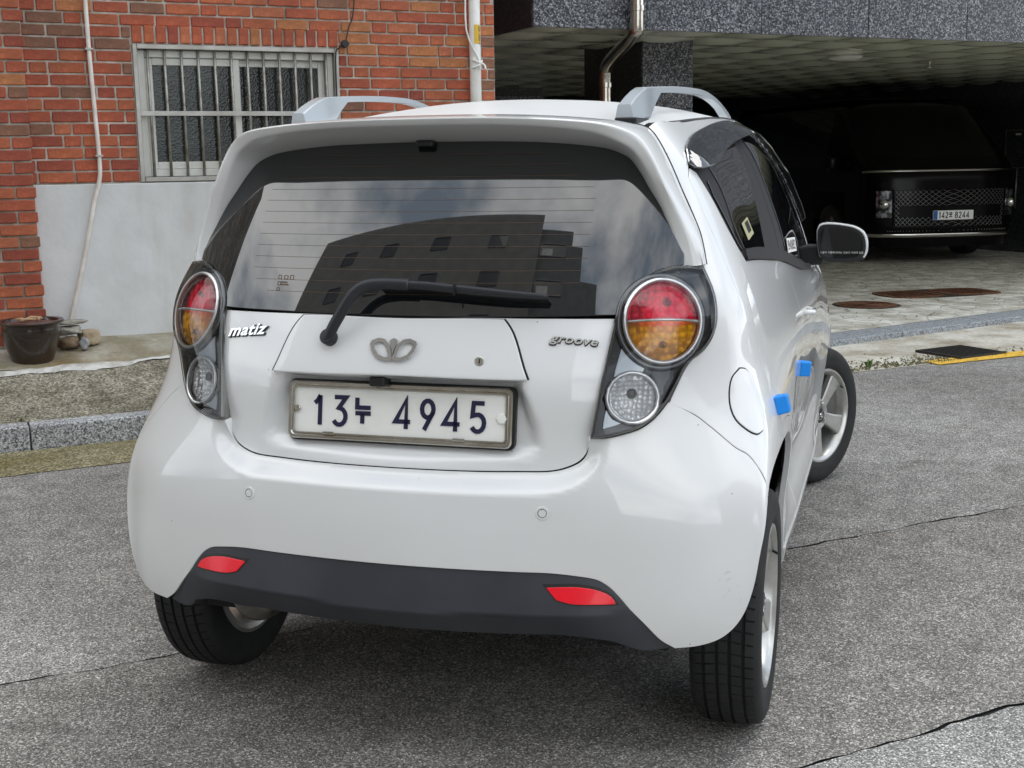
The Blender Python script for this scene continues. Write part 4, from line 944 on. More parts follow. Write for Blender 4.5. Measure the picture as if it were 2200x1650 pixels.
def panel(name, parent, m, outline, fn=base, h=.022, gap=.0016, depth=.012, bev=.0014, step=.011, corner=38, mirror=False, inv=toU, chart=True, ev=None):
    """a trimmed piece of body surface with rolled edges; outline in (u, v)"""
    L = resample(toX(outline) if chart else outline, step, corner)
    if area(L) < 0: L = L[::-1]
    L0 = inset_loop(L, gap)
    Q, F, _ = fill(L0, h); n = len(L0)
    fn2 = (lambda Z: fn(*inv(Z))); 
    def nrm(Z, e=6e-4):
        a = fn2(Z + [e, 0]) - fn2(Z - [e, 0]); b = fn2(Z + [0, e]) - fn2(Z - [0, e]); k = np.cross(a, b); l_ = np.linalg.norm(k, axis=1); l_[l_ < 1e-12] = 1; return k / l_[:, None]
    V = fn2(Q); N = nrm(Q)
    # ring order of boundary inside Q
    idx = [int(np.argmin(((Q - p) ** 2).sum(1))) for p in L0]
    T = fn2(inset_loop(L0, -.002)) - V[idx]; T -= (T * N[idx]).sum(1)[:, None] * N[idx]; T /= np.maximum(np.linalg.norm(T, axis=1), 1e-9)[:, None]
    r1 = V[idx] + T * bev - N[idx] * bev; r2 = r1 - N[idx] * depth
    Vv = np.vstack([V, r1, r1, r2]); mid = (N[idx] + T); mid /= np.linalg.norm(mid, axis=1)[:, None]
    Nn = np.vstack([N, mid, T, T]); b = len(V)
    for i in range(n):
        j = (i + 1) % n
        F.append((idx[i], b + i, b + j, idx[j])); F.append((b + n + i, b + 2 * n + i, b + 2 * n + j, b + n + j))
    obs = [mesh_obj(name, Vv, F, m, parent, True, Nn)]
    if mirror:
        sgn = np.array([-1, 1, 1]); p2 = mirror if not isinstance(mirror, bool) else parent
        obs.append(mesh_obj(name, Vv * sgn, [f[::-1] for f in F], m, p2, True, Nn * sgn))
    return obs
def sym(half): return [tuple(p) for p in half] + [(-a, b) for a, b in half[::-1] if abs(a) > 1e-6]

# ---- dark shell, floor and wheel wells behind the panels
def build_shell():
    us = np.linspace(-15, 15, 301); vs = np.linspace(0, 10.4, 40); U, Vv = np.meshgrid(us, vs)
    P = offs(-.085)(U.ravel(), Vv.ravel()); P0 = P.reshape(40, 301, 3); F = []
    for j in range(39):
        for i in range(300):
            q = P0[j, i]
            if q[2] < .36 and q[1] < .3: continue
            if q[2] < .72 and (abs(q[1]) < .42 or abs(q[1] - 2.375) < .42) and abs(q[0]) > .5: continue
            F.append((j * 301 + i, j * 301 + i + 1, (j + 1) * 301 + i + 1, (j + 1) * 301 + i))
    mesh_obj('underbody', P, F, M['underbody'], car)
build_shell()
bm = bmesh.new(); bx(bm, -.66, .66, .45, 1.95, .20, .32); bx(bm, -.52, .52, .08, 2.9, .19, .344); bx(bm, -.52, .52, -.20, 2.7, .345, .66)  # middle box hangs low to block light under the car
bm_obj('floor_pan', bm, M['underbody'], car)

# ---- tailgate
hs = [(a + .035, b) for a, b in UV['hatch_side']]
hatch = sym([(0, 7.005)] + UV['hatch_top'] + hs[1:-1] + UV['hatch_bot'] + [(0, 4.385)])
tailgate = panel('tailgate', car, M['paint'], hatch, f_hatch, h=.0105, depth=.02, gap=.0024)[0]
gn = UV['garnish']
garn = sym([(0, 6.985)] + gn[:4] + [gn[4]] + [(0, 6.10)])
f_g = lambda u, v: f_hatch_top(u, v, .0045)
def f_hatch_top(u, v, d):
    P = S(u, v) + 0; P[:, 1] += hatch_depth(P[:, 2]) - d; return P
panel('garnish_gap', tailgate, M['seam'], sym([(0, 7.0)] + [(a + .022, b + .0) for a, b in gn[:3]] + [(gn[3][0] + .022, gn[3][1] - .0)] + [(gn[4][0], gn[4][1] - .0), (0, 6.10)]), lambda u, v: f_hatch_top(u, v, .0022), gap=0, depth=.01)  # dark panel drawn as the shaded gap line round the garnish
panel('garnish', tailgate, M['paint'], garn, lambda u, v: f_hatch_top(u, v, .0065), h=.02, depth=.045, gap=.001, bev=.003)

# ---- rear bumper, diffuser
lampo = UV['lamp']
AR = UV['arch']
bump = [(0, 4.385)] + UV['hatch_bot'][::-1] + lampo[13:20] + UV['seam'][1:] + AR[3:] + UV['dif_top'][::-1][1:] + [(0, 2.70)]
bumper = panel('rear_bumper', car, M['paint'], sym(bump), f_bumper, h=.0078, depth=.02, gap=.0022, corner=24, step=.008)[0]
dif = [(0, 2.70)] + UV['dif_top'] + [(2.73, 1.25), (2.5, 1.33), (2.28, 1.42), (1.97, 1.45), (1.27, 1.43), (0, 1.39)]
difL = [(0, 2.70)] + UV['dif_top'] + [(2.9, 1.22), (2.66, 1.26), (2.52, 1.42), (2.25, 1.49), (1.95, 1.48), (1.75, 1.39), (1.27, 1.39), (0, 1.39)]
diffuser = panel('diffuser', car, M['plastic'], dif + [(-a, b) for a, b in difL[::-1][1:-1]], f_diffuser, h=.011, depth=.03, bev=.003, corner=24)[0]
for o in panel('reflector_bezel', diffuser, M['plastic_dark'], [(a, 1.955 + (b - 1.955) * .84) for a, b in UV['reflector']], lambda u, v: f_diffuser(u, v) + [0, -.0015, 0], gap=-.003, depth=.004, mirror=True): pass
RF = [(a, 1.955 + (b - 1.955) * .80) for a, b in UV['reflector']]
panel('reflector', diffuser, M['red_reflector'], RF, lambda u, v: f_diffuser(u, v) + [0, -.004, 0], gap=.0012, depth=.004, bev=.0015, corner=30, mirror=True)
for sg in (-1, 1):
    u_, v_ = UV['sensor'][0]; p = f_bumper(np.array([sg * u_]), np.array([v_]))[0]; n_ = normals(S, [sg * u_], [v_])[0]
    mt = Matrix.Translation(p) @ Vector(n_).to_track_quat('Z', 'Y').to_matrix().to_4x4()
    so = bpy.data.objects.new('parking_sensor', None); COL.objects.link(so); so.parent = bumper
    bm = bmesh.new(); lathe(bm, [(0, -.002), (.0145, -.002), (.0142, .0012), (.0135, .0018), (.0098, .0018), (.0096, .0008)], 28, mt); bm_obj('ring', bm, M['paint'], so, True, 40)
    bm = bmesh.new(); lathe(bm, [(.0098, -.001), (.0098, .0012), (.0086, .0012), (.0086, -.001)], 28, mt); bm_obj('seal', bm, M['seam'], so)
    bm = bmesh.new(); lathe(bm, [(.0085, -.001), (.0083, .0014), (0, .0018)], 24, mt); bm_obj('face', bm, M['paint'], so, True, 40)

def scuff(parent, fn, u, v, n, spread, seed, sg=1):
    rr = random.Random(seed); bm = bmesh.new()
    for _ in range(n):
        u0, v0 = u + rr.gauss(0, spread), v + rr.gauss(0, spread * 1.2); a = rr.uniform(-.5, .9); L_ = rr.uniform(.01, .16); w_ = rr.uniform(.002, .006)
        q = [fn(np.array([sg * (u0 + L_ * t * math.cos(a))]), np.array([v0 + L_ * t * math.sin(a) * 1.4 + .02 * math.sin(t * 5)]))[0] + normals(S, [sg * u0], [v0])[0] * .0006 for t in (0, .33, .66, 1)]
        up_ = Vector((0, 0, 1))
        for p0, p1 in zip(q, q[1:]):
            p0, p1 = Vector(p0), Vector(p1); d = up_ * w_ * .18
            bm.faces.new([bm.verts.new(x_) for x_ in (p0 - d, p1 - d, p1 + d, p0 + d)])
    tag(bm_obj('scuff', bm, M['scuff'], parent), kind='stuff')
M['scuff'] = mat('scuff_grey', (.52, .51, .49), .7)
scuff(bumper, f_bumper, 4.25, 2.2, 9, .16, 4); scuff(bumper, f_bumper, 4.9, 2.0, 8, .18, 6, -1)

# ---- rear window
def yg(x, z): return -.43 + .557 * (z - 1.035) + .30 * x * x + .25 * (z - 1.035) * (z - 1.41) + .05 * (np.abs(x) / .62) ** 8
def f_glass(u, v): return np.stack([u, yg(u, v), v], 1)
idt = lambda X: (X[:, 0], X[:, 1])
gside = [(.474, 1.036), (.482, 1.062), (.495, 1.082), (.511, 1.101), (.530, 1.117), (.549, 1.127), (.574, 1.132), (.596, 1.134)]
gtop = [(.592, 1.17), (.572, 1.215), (.540, 1.277), (.505, 1.332), (.482, 1.365), (.452, 1.384), (.40, 1.402), (.335, 1.411), (.25, 1.418), (0, 1.424)]
ghalf = [(0, 1.033), (.2, 1.0335)] + gside + gtop
rear_window = panel('rear_window', car, M['glass_rear'], np.array(sym(ghalf)), f_glass, h=.02, chart=False, inv=idt, gap=.002, depth=.01)[0]
for k in range(13):
    z = 1.078 + k * .0252; ext = .40 - .11 * max(0, (k - 8) / 4) ** 2 - .05 * max(0, (2 - k) / 2) ** 2
    n = 40; V, F = [], []
    for i in range(n + 1):
        x = -ext + 2 * ext * i / n
        for dz in (-.00024, .00024): V.append((x, float(yg(x, z + dz)) - .0008, z + dz + .004 * (x / .4) ** 2 * 0))
    for i in range(n): F.append((2 * i, 2 * i + 2, 2 * i + 3, 2 * i + 1))
    mesh_obj('heater_wire', V, F, M['orange_wire'], rear_window)
def on_glass(x, z, d): return (x, float(yg(np.array(x), z)) - d, z)
bm = bmesh.new()
for (x, z, w_, h_) in ((-.318, 1.108, .008, .008), (-.301, 1.108, .010, .007), (-.285, 1.108, .009, .009), (-.318, 1.094, .007, .008), (-.304, 1.097, .016, .002), (-.302, 1.092, .020, .002), (-.318, 1.082, .007, .006)):
    pts = [(x - w_ / 2, z - h_ / 2), (x + w_ / 2, z - h_ / 2), (x + w_ / 2, z + h_ / 2), (x - w_ / 2, z + h_ / 2), (x - w_ / 2, z - h_ / 2)]
    for (a, b), (c, d_) in zip(pts, pts[1:]):
        q = [Vector(on_glass(a, b, .0009)), Vector(on_glass(c, d_, .0009))]; t_ = (q[1] - q[0]).normalized(); s_ = Vector((-t_.z, 0, t_.x)) * .0007
        bm.faces.new([bm.verts.new(p) for p in (q[0] - s_, q[1] - s_, q[1] + s_, q[0] + s_)])
bm_obj('glass_mark', bm, M['orange_wire'], rear_window)

# ---- spoiler: four rails (seam, upper edge, lower lip, glass edge) lofted round the window
SA = [(0, -.05, 1.472), (.15, -.052, 1.470), (.28, -.06, 1.463), (.39, -.068, 1.4525), (.45, -.078, 1.443), (.473, -.08, 1.437), (.486, -.075, 1.430), (.503, -.082, 1.412), (.5245, -.097, 1.38), (.5475, -.116, 1.34), (.5695, -.132, 1.296), (.5975, -.148, 1.241), (.6195, -.163, 1.192), (.636, -.189, 1.132)]
SB = [(0, -.352, 1.458), (.15, -.346, 1.4572), (.287, -.329, 1.4527), (.408, -.304, 1.4425), (.46, -.279, 1.429), (.485, -.258, 1.417), (.502, -.249, 1.402), (.517, -.246, 1.380), (.533, -.246, 1.35), (.552, -.245, 1.308), (.571, -.240, 1.268), (.593, -.233, 1.22), (.610, -.229, 1.18), (.625, -.226, 1.132)]
SL = [(0, -.338, 1.4432), (.145, -.332, 1.4425), (.28, -.316, 1.437), (.39, -.294, 1.424), (.437, -.276, 1.409), (.461, -.262, 1.397), (.478, -.250, 1.385), (.493, -.242, 1.367), (.508, -.237, 1.342), (.526, -.232, 1.308), (.545, -.228, 1.266), (.566, -.227, 1.216), (.580, -.228, 1.18), (.5935, -.233, 1.130)]
SG = [(0, -.226, 1.409), (.147, -.220, 1.4075), (.253, -.207, 1.404), (.339, -.194, 1.397), (.394, -.186, 1.390), (.424, -.184, 1.383), (.451, -.186, 1.372), (.470, -.192, 1.357), (.493, -.199, 1.326), (.510, -.205, 1.298), (.535, -.212, 1.26), (.558, -.220, 1.213), (.577, -.227, 1.172), (.5915, -.235, 1.128)]
def loft_spoiler():
    rails = [np.array(a) for a in (SA, SB, SL, SG)]
    n = len(SA); ts = np.linspace(0, n - 1, 92); Mn = spl_coef(2 * n - 1)
    ev = []
    for r in rails:
        full = np.vstack([r[:0:-1] * [-1, 1, 1], r]); ev.append(basis(ts + n - 1, 2 * n - 1, Mn) @ full)
    A, B, L_, G_ = ev
    mid = (A + B) / 2
    up = np.cross(np.gradient(A, axis=0), B - A); up /= np.maximum(np.linalg.norm(up, axis=1), 1e-9)[:, None]
    out = np.where((up * (mid - [0, .9, .9])).sum(1)[:, None] > 0, up, -up)
    c = [A - out * .012 + (B - A) * .0, A, A * .7 + B * .3 + out * .004, A * .35 + B * .65 + out * .0045]
    r = np.minimum(.010, .3 * np.linalg.norm(B - L_, axis=1))[:, None]
    def dirn(a, b): d = b - a; return d / np.maximum(np.linalg.norm(d, axis=1), 1e-6)[:, None]
    dBA, dBL, dLG = dirn(B, A), dirn(B, L_), dirn(L_, G_)
    c += [B + dBA * r * 1.6 + out * .001, B + dBA * r * .5 + dBL * r * .12, B + dBL * r * .5 + dBA * r * .12, B + dBL * r * 1.2]
    c += [L_ - dBL * r * .9, L_ - dBL * r * .3 + dLG * r * .1, L_ + dLG * r * .3 - dBL * r * .1, L_ + dLG * r * 1.1]
    gd = np.minimum(1, np.linalg.norm(G_ - L_, axis=1) / .02)[:, None]
    c += [L_ * .5 + G_ * .5 + dLG * 0, G_ - dLG * .002 * gd, G_ + np.array([0, .012, -.002])]
    K = len(c); C = np.stack(c, 1); V = np.vstack([C[::-1][:-1].reshape(-1, 3) * [-1, 1, 1], C.reshape(-1, 3)]); m_ = 2 * len(ts) - 1; F = []
    for i in range(m_ - 1):
        for k in range(K - 1): F.append((i * K + k, (i + 1) * K + k, (i + 1) * K + k + 1, i * K + k + 1))
    me = mesh_obj('spoiler', V, F, M['paint'], car, True)
    bm = bmesh.new(); bm.from_mesh(me.data); b1 = [v for v in bm.verts][:K]; b2 = [v for v in bm.verts][-K:]
    bm.faces.new(b1); bm.faces.new(b2[::-1]); bmesh.ops.recalc_face_normals(bm, faces=bm.faces)
    for e in bm.edges:
        if len(e.link_faces) == 2 and e.calc_face_angle(0) > R_(50): e.smooth = False
    bm.to_mesh(me.data); bm.free(); return me
spoiler = loft_spoiler()
for sg in (1, -1):
    bm = bmesh.new(); tube(bm, smooth_path([(a * sg, b - .001, c_) for a, b, c_ in SA[4:]], 4), .0021, 6); bm_obj('spoiler_seal', bm, M['seam'], spoiler, True)
bm = bmesh.new(); bx(bm, -.024, .020, -.245, -.20, 1.398, 1.412, .005, 2); bm_obj('washer_nozzle', bm, M['plastic_dark'], spoiler)

# ---- body sides (each panel built once and mirrored)
def yz(y, z, u0=8.0, v0=5.0):
    u, v = u0, v0
    for _ in range(40):
        p = S(u, v)[0]; a = (S(u + 1e-3, v)[0] - p) / 1e-3; b = (S(u, v + 1e-3)[0] - p) / 1e-3
        J = np.array([[a[1], b[1]], [a[2], b[2]]]); d = np.linalg.solve(J, [y - p[1], z - p[2]]); d = np.clip(d, -.6, .6); u += d[0]; v += d[1]
        u = min(max(u, 4.5), 12); v = min(max(v, 0), 11)
    return (u, v)
arch_top = [yz(*p, 6, 4) for p in ((-.215, .684), (-.10, .700), (.02, .703), (.15, .688), (.265, .63), (.335, .53), (.358, .42), (.362, .31))]
arch_out = [yz(*p, 7, 3) for p in ((.405, .31), (.402, .43), (.380, .55), (.31, .655), (.19, .72), (.05, .742))]
DR = UV['doorrear']; VT = UV['visortop']; SPS = UV['spseam']
rail = [(8.31, 10.88), (9.0, 10.62), (9.5, 10.1), (9.8, 9.2), (9.95, 8.2), (10.05, 7.25), (10.4, 7.25), (10.4, 11), (9.5, 11), (8.5, 11), (7, 11), (6, 11), (5.2, 11)]
quarter = SPS[1:] + lampo[30:19:-1] + UV['seam'] + AR[3:1:-1] + arch_top + arch_out + DR[::-1] + VT[:-1] + rail
q_r, q_l = panel('quarter_panel', car, M['paint'], quarter, base, h=.018, depth=.014, gap=.0021, mirror=True)
for q_ in (q_r, q_l):
    sg = 1 if q_ is q_r else -1
panel('fuel_flap_seam', q_r, M['seam'], UV['fuel'], offs(.0016), h=.012, gap=-.002, depth=.004)
panel('fuel_flap', q_r, M['paint'], UV['fuel'], offs(.0034), h=.012, gap=.0008, depth=.004)
dlo = UV['dlobot']
sill_r = [yz(.415, .318, 7, 1), yz(.78, .318, 8, 1)]
rdoor = DR + arch_out[::-1] + sill_r + [(8.05, 2.5), (8.06, 4.5), (8.06, 6.1), (7.95, 6.9), (7.58, 7.545)] + dlo[6:1:-1] + [dlo[1], dlo[0], (5.2, 9.75)]
rd = panel('rear_door', car, M['paint'], rdoor, base, h=.03, depth=.014, mirror=True)
FDY = [yz(1.93, z, 9.6, v_) for z, v_ in ((.40, 2), (.55, 3), (.75, 5), (.92, 7))]
fdoor = [(7.58, 7.545), (7.95, 6.9), (8.06, 6.1), (8.06, 4.5), (8.05, 2.5), yz(.785, .318, 8, 1), yz(1.90, .318, 9.5, 1)] + FDY + [(9.7, 7.2), (8.82, 7.24), (8.16, 7.385)]
fd = panel('front_door', car, M['paint'], fdoor, base, h=.04, depth=.014, mirror=True)
win_r = [dlo[0], dlo[1], dlo[2], dlo[3], dlo[4], dlo[5], dlo[6], dlo[7], (7.62, 8.5), (7.72, 10.83), VT[5], VT[4], VT[3], VT[2], VT[1], (5.30, 9.95)]
panel('window_surround', car, M['satin'], win_r, offs(-.003), h=.04, gap=.0, depth=.012, mirror=True)
win_f = [(7.60, 7.545), (8.16, 7.385), (8.82, 7.24), (9.7, 7.2), (10.0, 7.3), (9.93, 8.2), (9.78, 9.2), (9.48, 10.1), (9.0, 10.6), (8.31, 10.86), (7.74, 10.85), (7.64, 8.5)]
panel('window_surround', car, M['satin'], win_f, offs(-.003), h=.04, gap=.0, depth=.012, mirror=True)
gl_r = [(6.16, 9.9), (6.24, 9.2), (6.17, 8.5), (6.245, 8.0), (7.05, 7.9), (7.30, 8.9), (7.52, 10.3), (7.3, 10.45), (6.8, 10.3), (6.4, 10.1)]
panel('side_window', car, M['glass_side'], gl_r, offs(.0), h=.04, gap=0, depth=.003, mirror=True)
gl_q = [(5.70, 9.15), (5.78, 8.9), (6.02, 8.2), (6.12, 7.98), (6.10, 8.3), (5.98, 8.75), (5.83, 9.3), (5.74, 9.45)]
panel('quarter_glass', car, M['glass_side'], gl_q, offs(.001), h=.03, gap=0, depth=.003, mirror=True)
gl_f = [(7.92, 10.6), (7.82, 8.6), (7.86, 7.75), (8.3, 7.6), (8.9, 7.5), (9.6, 7.4), (9.8, 7.6), (9.72, 8.6), (9.45, 9.7), (9.0, 10.3), (8.4, 10.6)]
panel('side_window', car, M['glass_side'], gl_f, offs(.0), h=.04, gap=0, depth=.003, mirror=True)
panel('belt_trim', car, M['satin'], [(6.13, 7.80), (6.69, 7.735), (7.24, 7.635), (7.58, 7.56), (8.16, 7.40), (8.82, 7.26), (9.6, 7.22), (9.6, 7.36), (8.82, 7.42), (8.16, 7.58), (7.58, 7.78), (7.24, 7.86), (6.69, 7.95), (6.20, 7.98)], offs(.006), h=.03, gap=0, depth=.01, mirror=True)
# smoked rain visors with a bright rim
VB = UV['visorbot']
def visor_off(u, v): 
    X = toX(np.stack([u, v], 1)); d = poly_dist(X, VTL); return S(u, v) + (.004 + .032 * np.sin(np.clip(d / .115, 0, 1) * 1.5708))[:, None] * normals(S, u, v)
VTL = toX([(5.22, 9.86), (5.36, 10.02), VT[1], VT[2], VT[3], VT[4], VT[5], (8.1, 10.86), (8.5, 10.85), (9.0, 10.62), (9.45, 10.15), (9.75, 9.3), (9.88, 8.6)])
vis = [(5.22, 9.86), (5.36, 10.02), VT[1], VT[2], VT[3], VT[4], VT[5], (8.1, 10.86), (8.05, 10.35), VB[6], VB[5], VB[4], VB[3], VB[2], VB[1], (5.24, 9.73)]
vis_f = [(8.12, 10.86), (8.5, 10.85), (9.0, 10.62), (9.45, 10.15), (9.75, 9.3), (9.88, 8.6), (9.75, 8.6), (9.55, 9.3), (9.25, 9.95), (8.8, 10.3), (8.4, 10.4), (8.07, 10.35)]
for outl in (vis, vis_f):
    vo = panel('window_visor', car, M['visor'], outl, visor_off, h=.012, gap=0, depth=.003, mirror=True)
    X = resample(toX(outl), .012); P = visor_off(*toU(X))
    for o, sg in zip(vo, (1, -1)):
        bm = bmesh.new(); Pl = [Vector((p[0] * sg, p[1], p[2])) for p in P]
        half = Pl[int(len(Pl) * .0):int(len(Pl) * .46)]
        tube(bm, half, .0017, 6); bm_obj('rim', bm, M['chrome'], o, True)
for outl in ([VT[0], VT[1], VT[2], VT[3], VT[4], VT[5], VT[6]],):
    X = resample(toX(outl), .015, closed=False)[:-4]
    bmv = None
sillp = [yz(.40, .215, 7, .2), yz(.40, .312, 7, 1), yz(.9, .312, 8.2, 1), yz(1.5, .312, 9, 1), yz(2.0, .312, 9.8, 1), yz(2.0, .215, 9.8, .2), yz(1.2, .215, 8.9, .2)]
panel('sill', car, M['paint'], sillp, offs(.004), h=.03, depth=.03, mirror=True)
fa = [yz(2.375 + .365 * math.cos(R_(a)), .30 + .365 * math.sin(R_(a)), 10, 3) for a in (178, 160, 140, 120, 100, 80, 60, 45, 30, 18)]
fender = FDY[::-1] + fa + [(11.9, 3.2), (11.9, 5), (11.9, 7), (11.9, 9), (11.9, 11), (10.9, 11), (10.42, 11), (10.42, 7.24), (10.05, 7.24), (9.72, 7.2)]
panel('front_wing', car, M['paint'], fender, base, h=.045, depth=.014, mirror=True)
fb = [(11.92, .3), (11.92, 3), (11.92, 6), (11.92, 8.9), (13, 9), (14.98, 9), (14.98, 5), (14.98, .3), (13, .3)]
panel('front_bumper', car, M['paint'], fb, base, h=.06, depth=.02, mirror=True)
panel('grille', car, M['plastic_dark'], [(13.6, 3.2), (13.6, 6), (14.97, 6.2), (14.97, 3.0)], offs(.004), h=.06, gap=0, depth=.01, mirror=True)
panel('headlamp', car, M['clear_facets'], [(11.0, 8.2), (11.6, 7.0), (12.6, 6.6), (12.8, 8.0), (12.2, 9.4), (11.4, 10)], offs(.006), h=.05, gap=0, depth=.01, mirror=True)
# caps across the top: roof, windscreen, bonnet
def cap(name, m, u0, u1, n, crown, margin, lift=0.0, front=False):
    us = np.linspace(u0, u1, n); T = S(us, np.full(n, 11.0)); xs_ = np.linspace(-1, 1, 33); V, F = [], []
    for p, cw in zip(T, [crown(p[1]) for p in T]):
        w_ = p[0] - margin
        for k in xs_: V.append((w_ * k, p[1], p[2] + cw * (1 - k * k * (.75 + .25 * k * k)) + lift))
    for i in range(n - 1):
        for k in range(32): F.append((i * 33 + k, i * 33 + k + 1, (i + 1) * 33 + k + 1, (i + 1) * 33 + k))
    return mesh_obj(name, V, F, m, car, True)
crown = lambda y: .022 + .043 * min(1, max(0, (y + .05) / .45)) ** .8
def roof():
    ys = [-.047, -.03, .05, .15, .3, .45, .6, .75, .9, 1.05, 1.2, 1.3, 1.38]
    V, F = [], []; xs_ = np.linspace(-1, 1, 41)
    for y in ys:
        u, v = 6.0, 11.0
        for _ in range(60):
            p = S(u, 11.0)[0]; d = (S(u + 1e-3, 11.0)[0] - p) / 1e-3
            if abs(d[1]) < 1e-6: break
            u += max(-.3, min(.3, (y - p[1]) / d[1]))
        p = S(u, 11.0)[0]; w_ = (p[0] if y > .07 else .512 - (.07 - y) * .28) - .014
        zz = p[2] if y > .07 else 1.4495 - (.07 - y) * .05
        for k in xs_: V.append((w_ * k, y, zz - .004 + crown(y) * (1 - k * k * (.7 + .3 * k * k))))
    n = 41
    for i in range(len(ys) - 1):
        for k in range(n - 1): F.append((i * n + k, i * n + k + 1, (i + 1) * n + k + 1, (i + 1) * n + k))
    o = mesh_obj('roof', V, F, M['paint_roof'], car, True)
    # black ditch mouldings along both roof edges
    for sg in (0, n - 1):
        E_ = [Vector(V[i * n + sg]) for i in range(len(ys))]; s_ = 1 if sg else -1
        bm = bmesh.new(); tube(bm, [e + Vector((s_ * .010, .012, -.006)) for e in E_], .0115, 8); bm_obj('roof_moulding', bm, M['satin'], car, True)
    return o
roof_o = roof()
cap('windscreen', M['glass_dark'], 8.42, 10.15, 16, lambda y: .045, .02, -.002)
cap('bonnet', M['paint'], 10.17, 12.0, 14, lambda y: .05, .004)
V = [tuple(p) for p in S(np.linspace(12, 15, 12), np.full(12, 11.0))]; V2 = [(-x, y, z) for x, y, z in V]
mesh_obj('bonnet_front', V + V2, [(i, i + 1, 12 + i + 1, 12 + i) for i in range(11)], M['paint'], car, True)
# roof rails
def rail_z(x, y):
    return None
def make_rail(sg):
    foot0, foot1 = Vector((sg * .418, -.035, 1.453)), Vector((sg * .487, 1.27, 1.487))
    n = 26; V, F = [], []
    for i in range(n):
        k = i / (n - 1); p = foot0.lerp(foot1, k); p.z += .018 * math.sin(k * math.pi) - .004 * k
        hgt = .050 * (1 - abs(2 * k - 1) ** 4.5) + .005; hgt = .012 + .059 * (min(1, (k + .03) / .14) ** .6) * (1 if k < .6 else max(0, 1 - ((k - .6) / .4) ** 2.2))
        lo = 0.0 if k < .15 else (hgt - .016 if k < .93 else max(0, hgt - .016))
        if .15 <= k < .24: lo = (hgt - .016) * sstep(np.array((k - .15) / .09)).item()
        if k > .9: lo = (hgt - .016) * (1 - (k - .9) / .1)
        w0 = .022 if k < .15 else .013; w1 = .016 if k < .15 else .012
        for (a, b) in ((-w0, lo), (-w1, hgt - .003), (-w1 + .003, hgt), (w1 - .003, hgt), (w1, hgt - .003), (w0, lo)):
            V.append((p.x + a, p.y, p.z + b))
    for i in range(n - 1):
        for k in range(6): F.append((i * 6 + k, i * 6 + (k + 1) % 6, (i + 1) * 6 + (k + 1) % 6, (i + 1) * 6 + k))
    F.append(tuple(range(6))[::-1]); F.append(tuple((n - 1) * 6 + k for k in range(6)))
    o = mesh_obj('roof_rail', V, F, M['silver_paint'], car)
    bm = bmesh.new(); bm.from_mesh(o.data); bmesh.ops.recalc_face_normals(bm, faces=bm.faces)
    for f in bm.faces: f.smooth = True
    for e in bm.edges:
        if len(e.link_faces) == 2 and e.calc_face_angle(0) > R_(32): e.smooth = False
    bm.to_mesh(o.data); bm.free()
    bm = bmesh.new(); bx(bm, sg * .4225 - .027, sg * .4225 + .027, -.042, .125, 1.442, 1.4585, .004, 2); bm_obj('foot_pad', bm, M['plastic_dark'], o)
for sg in (1, -1): make_rail(sg)

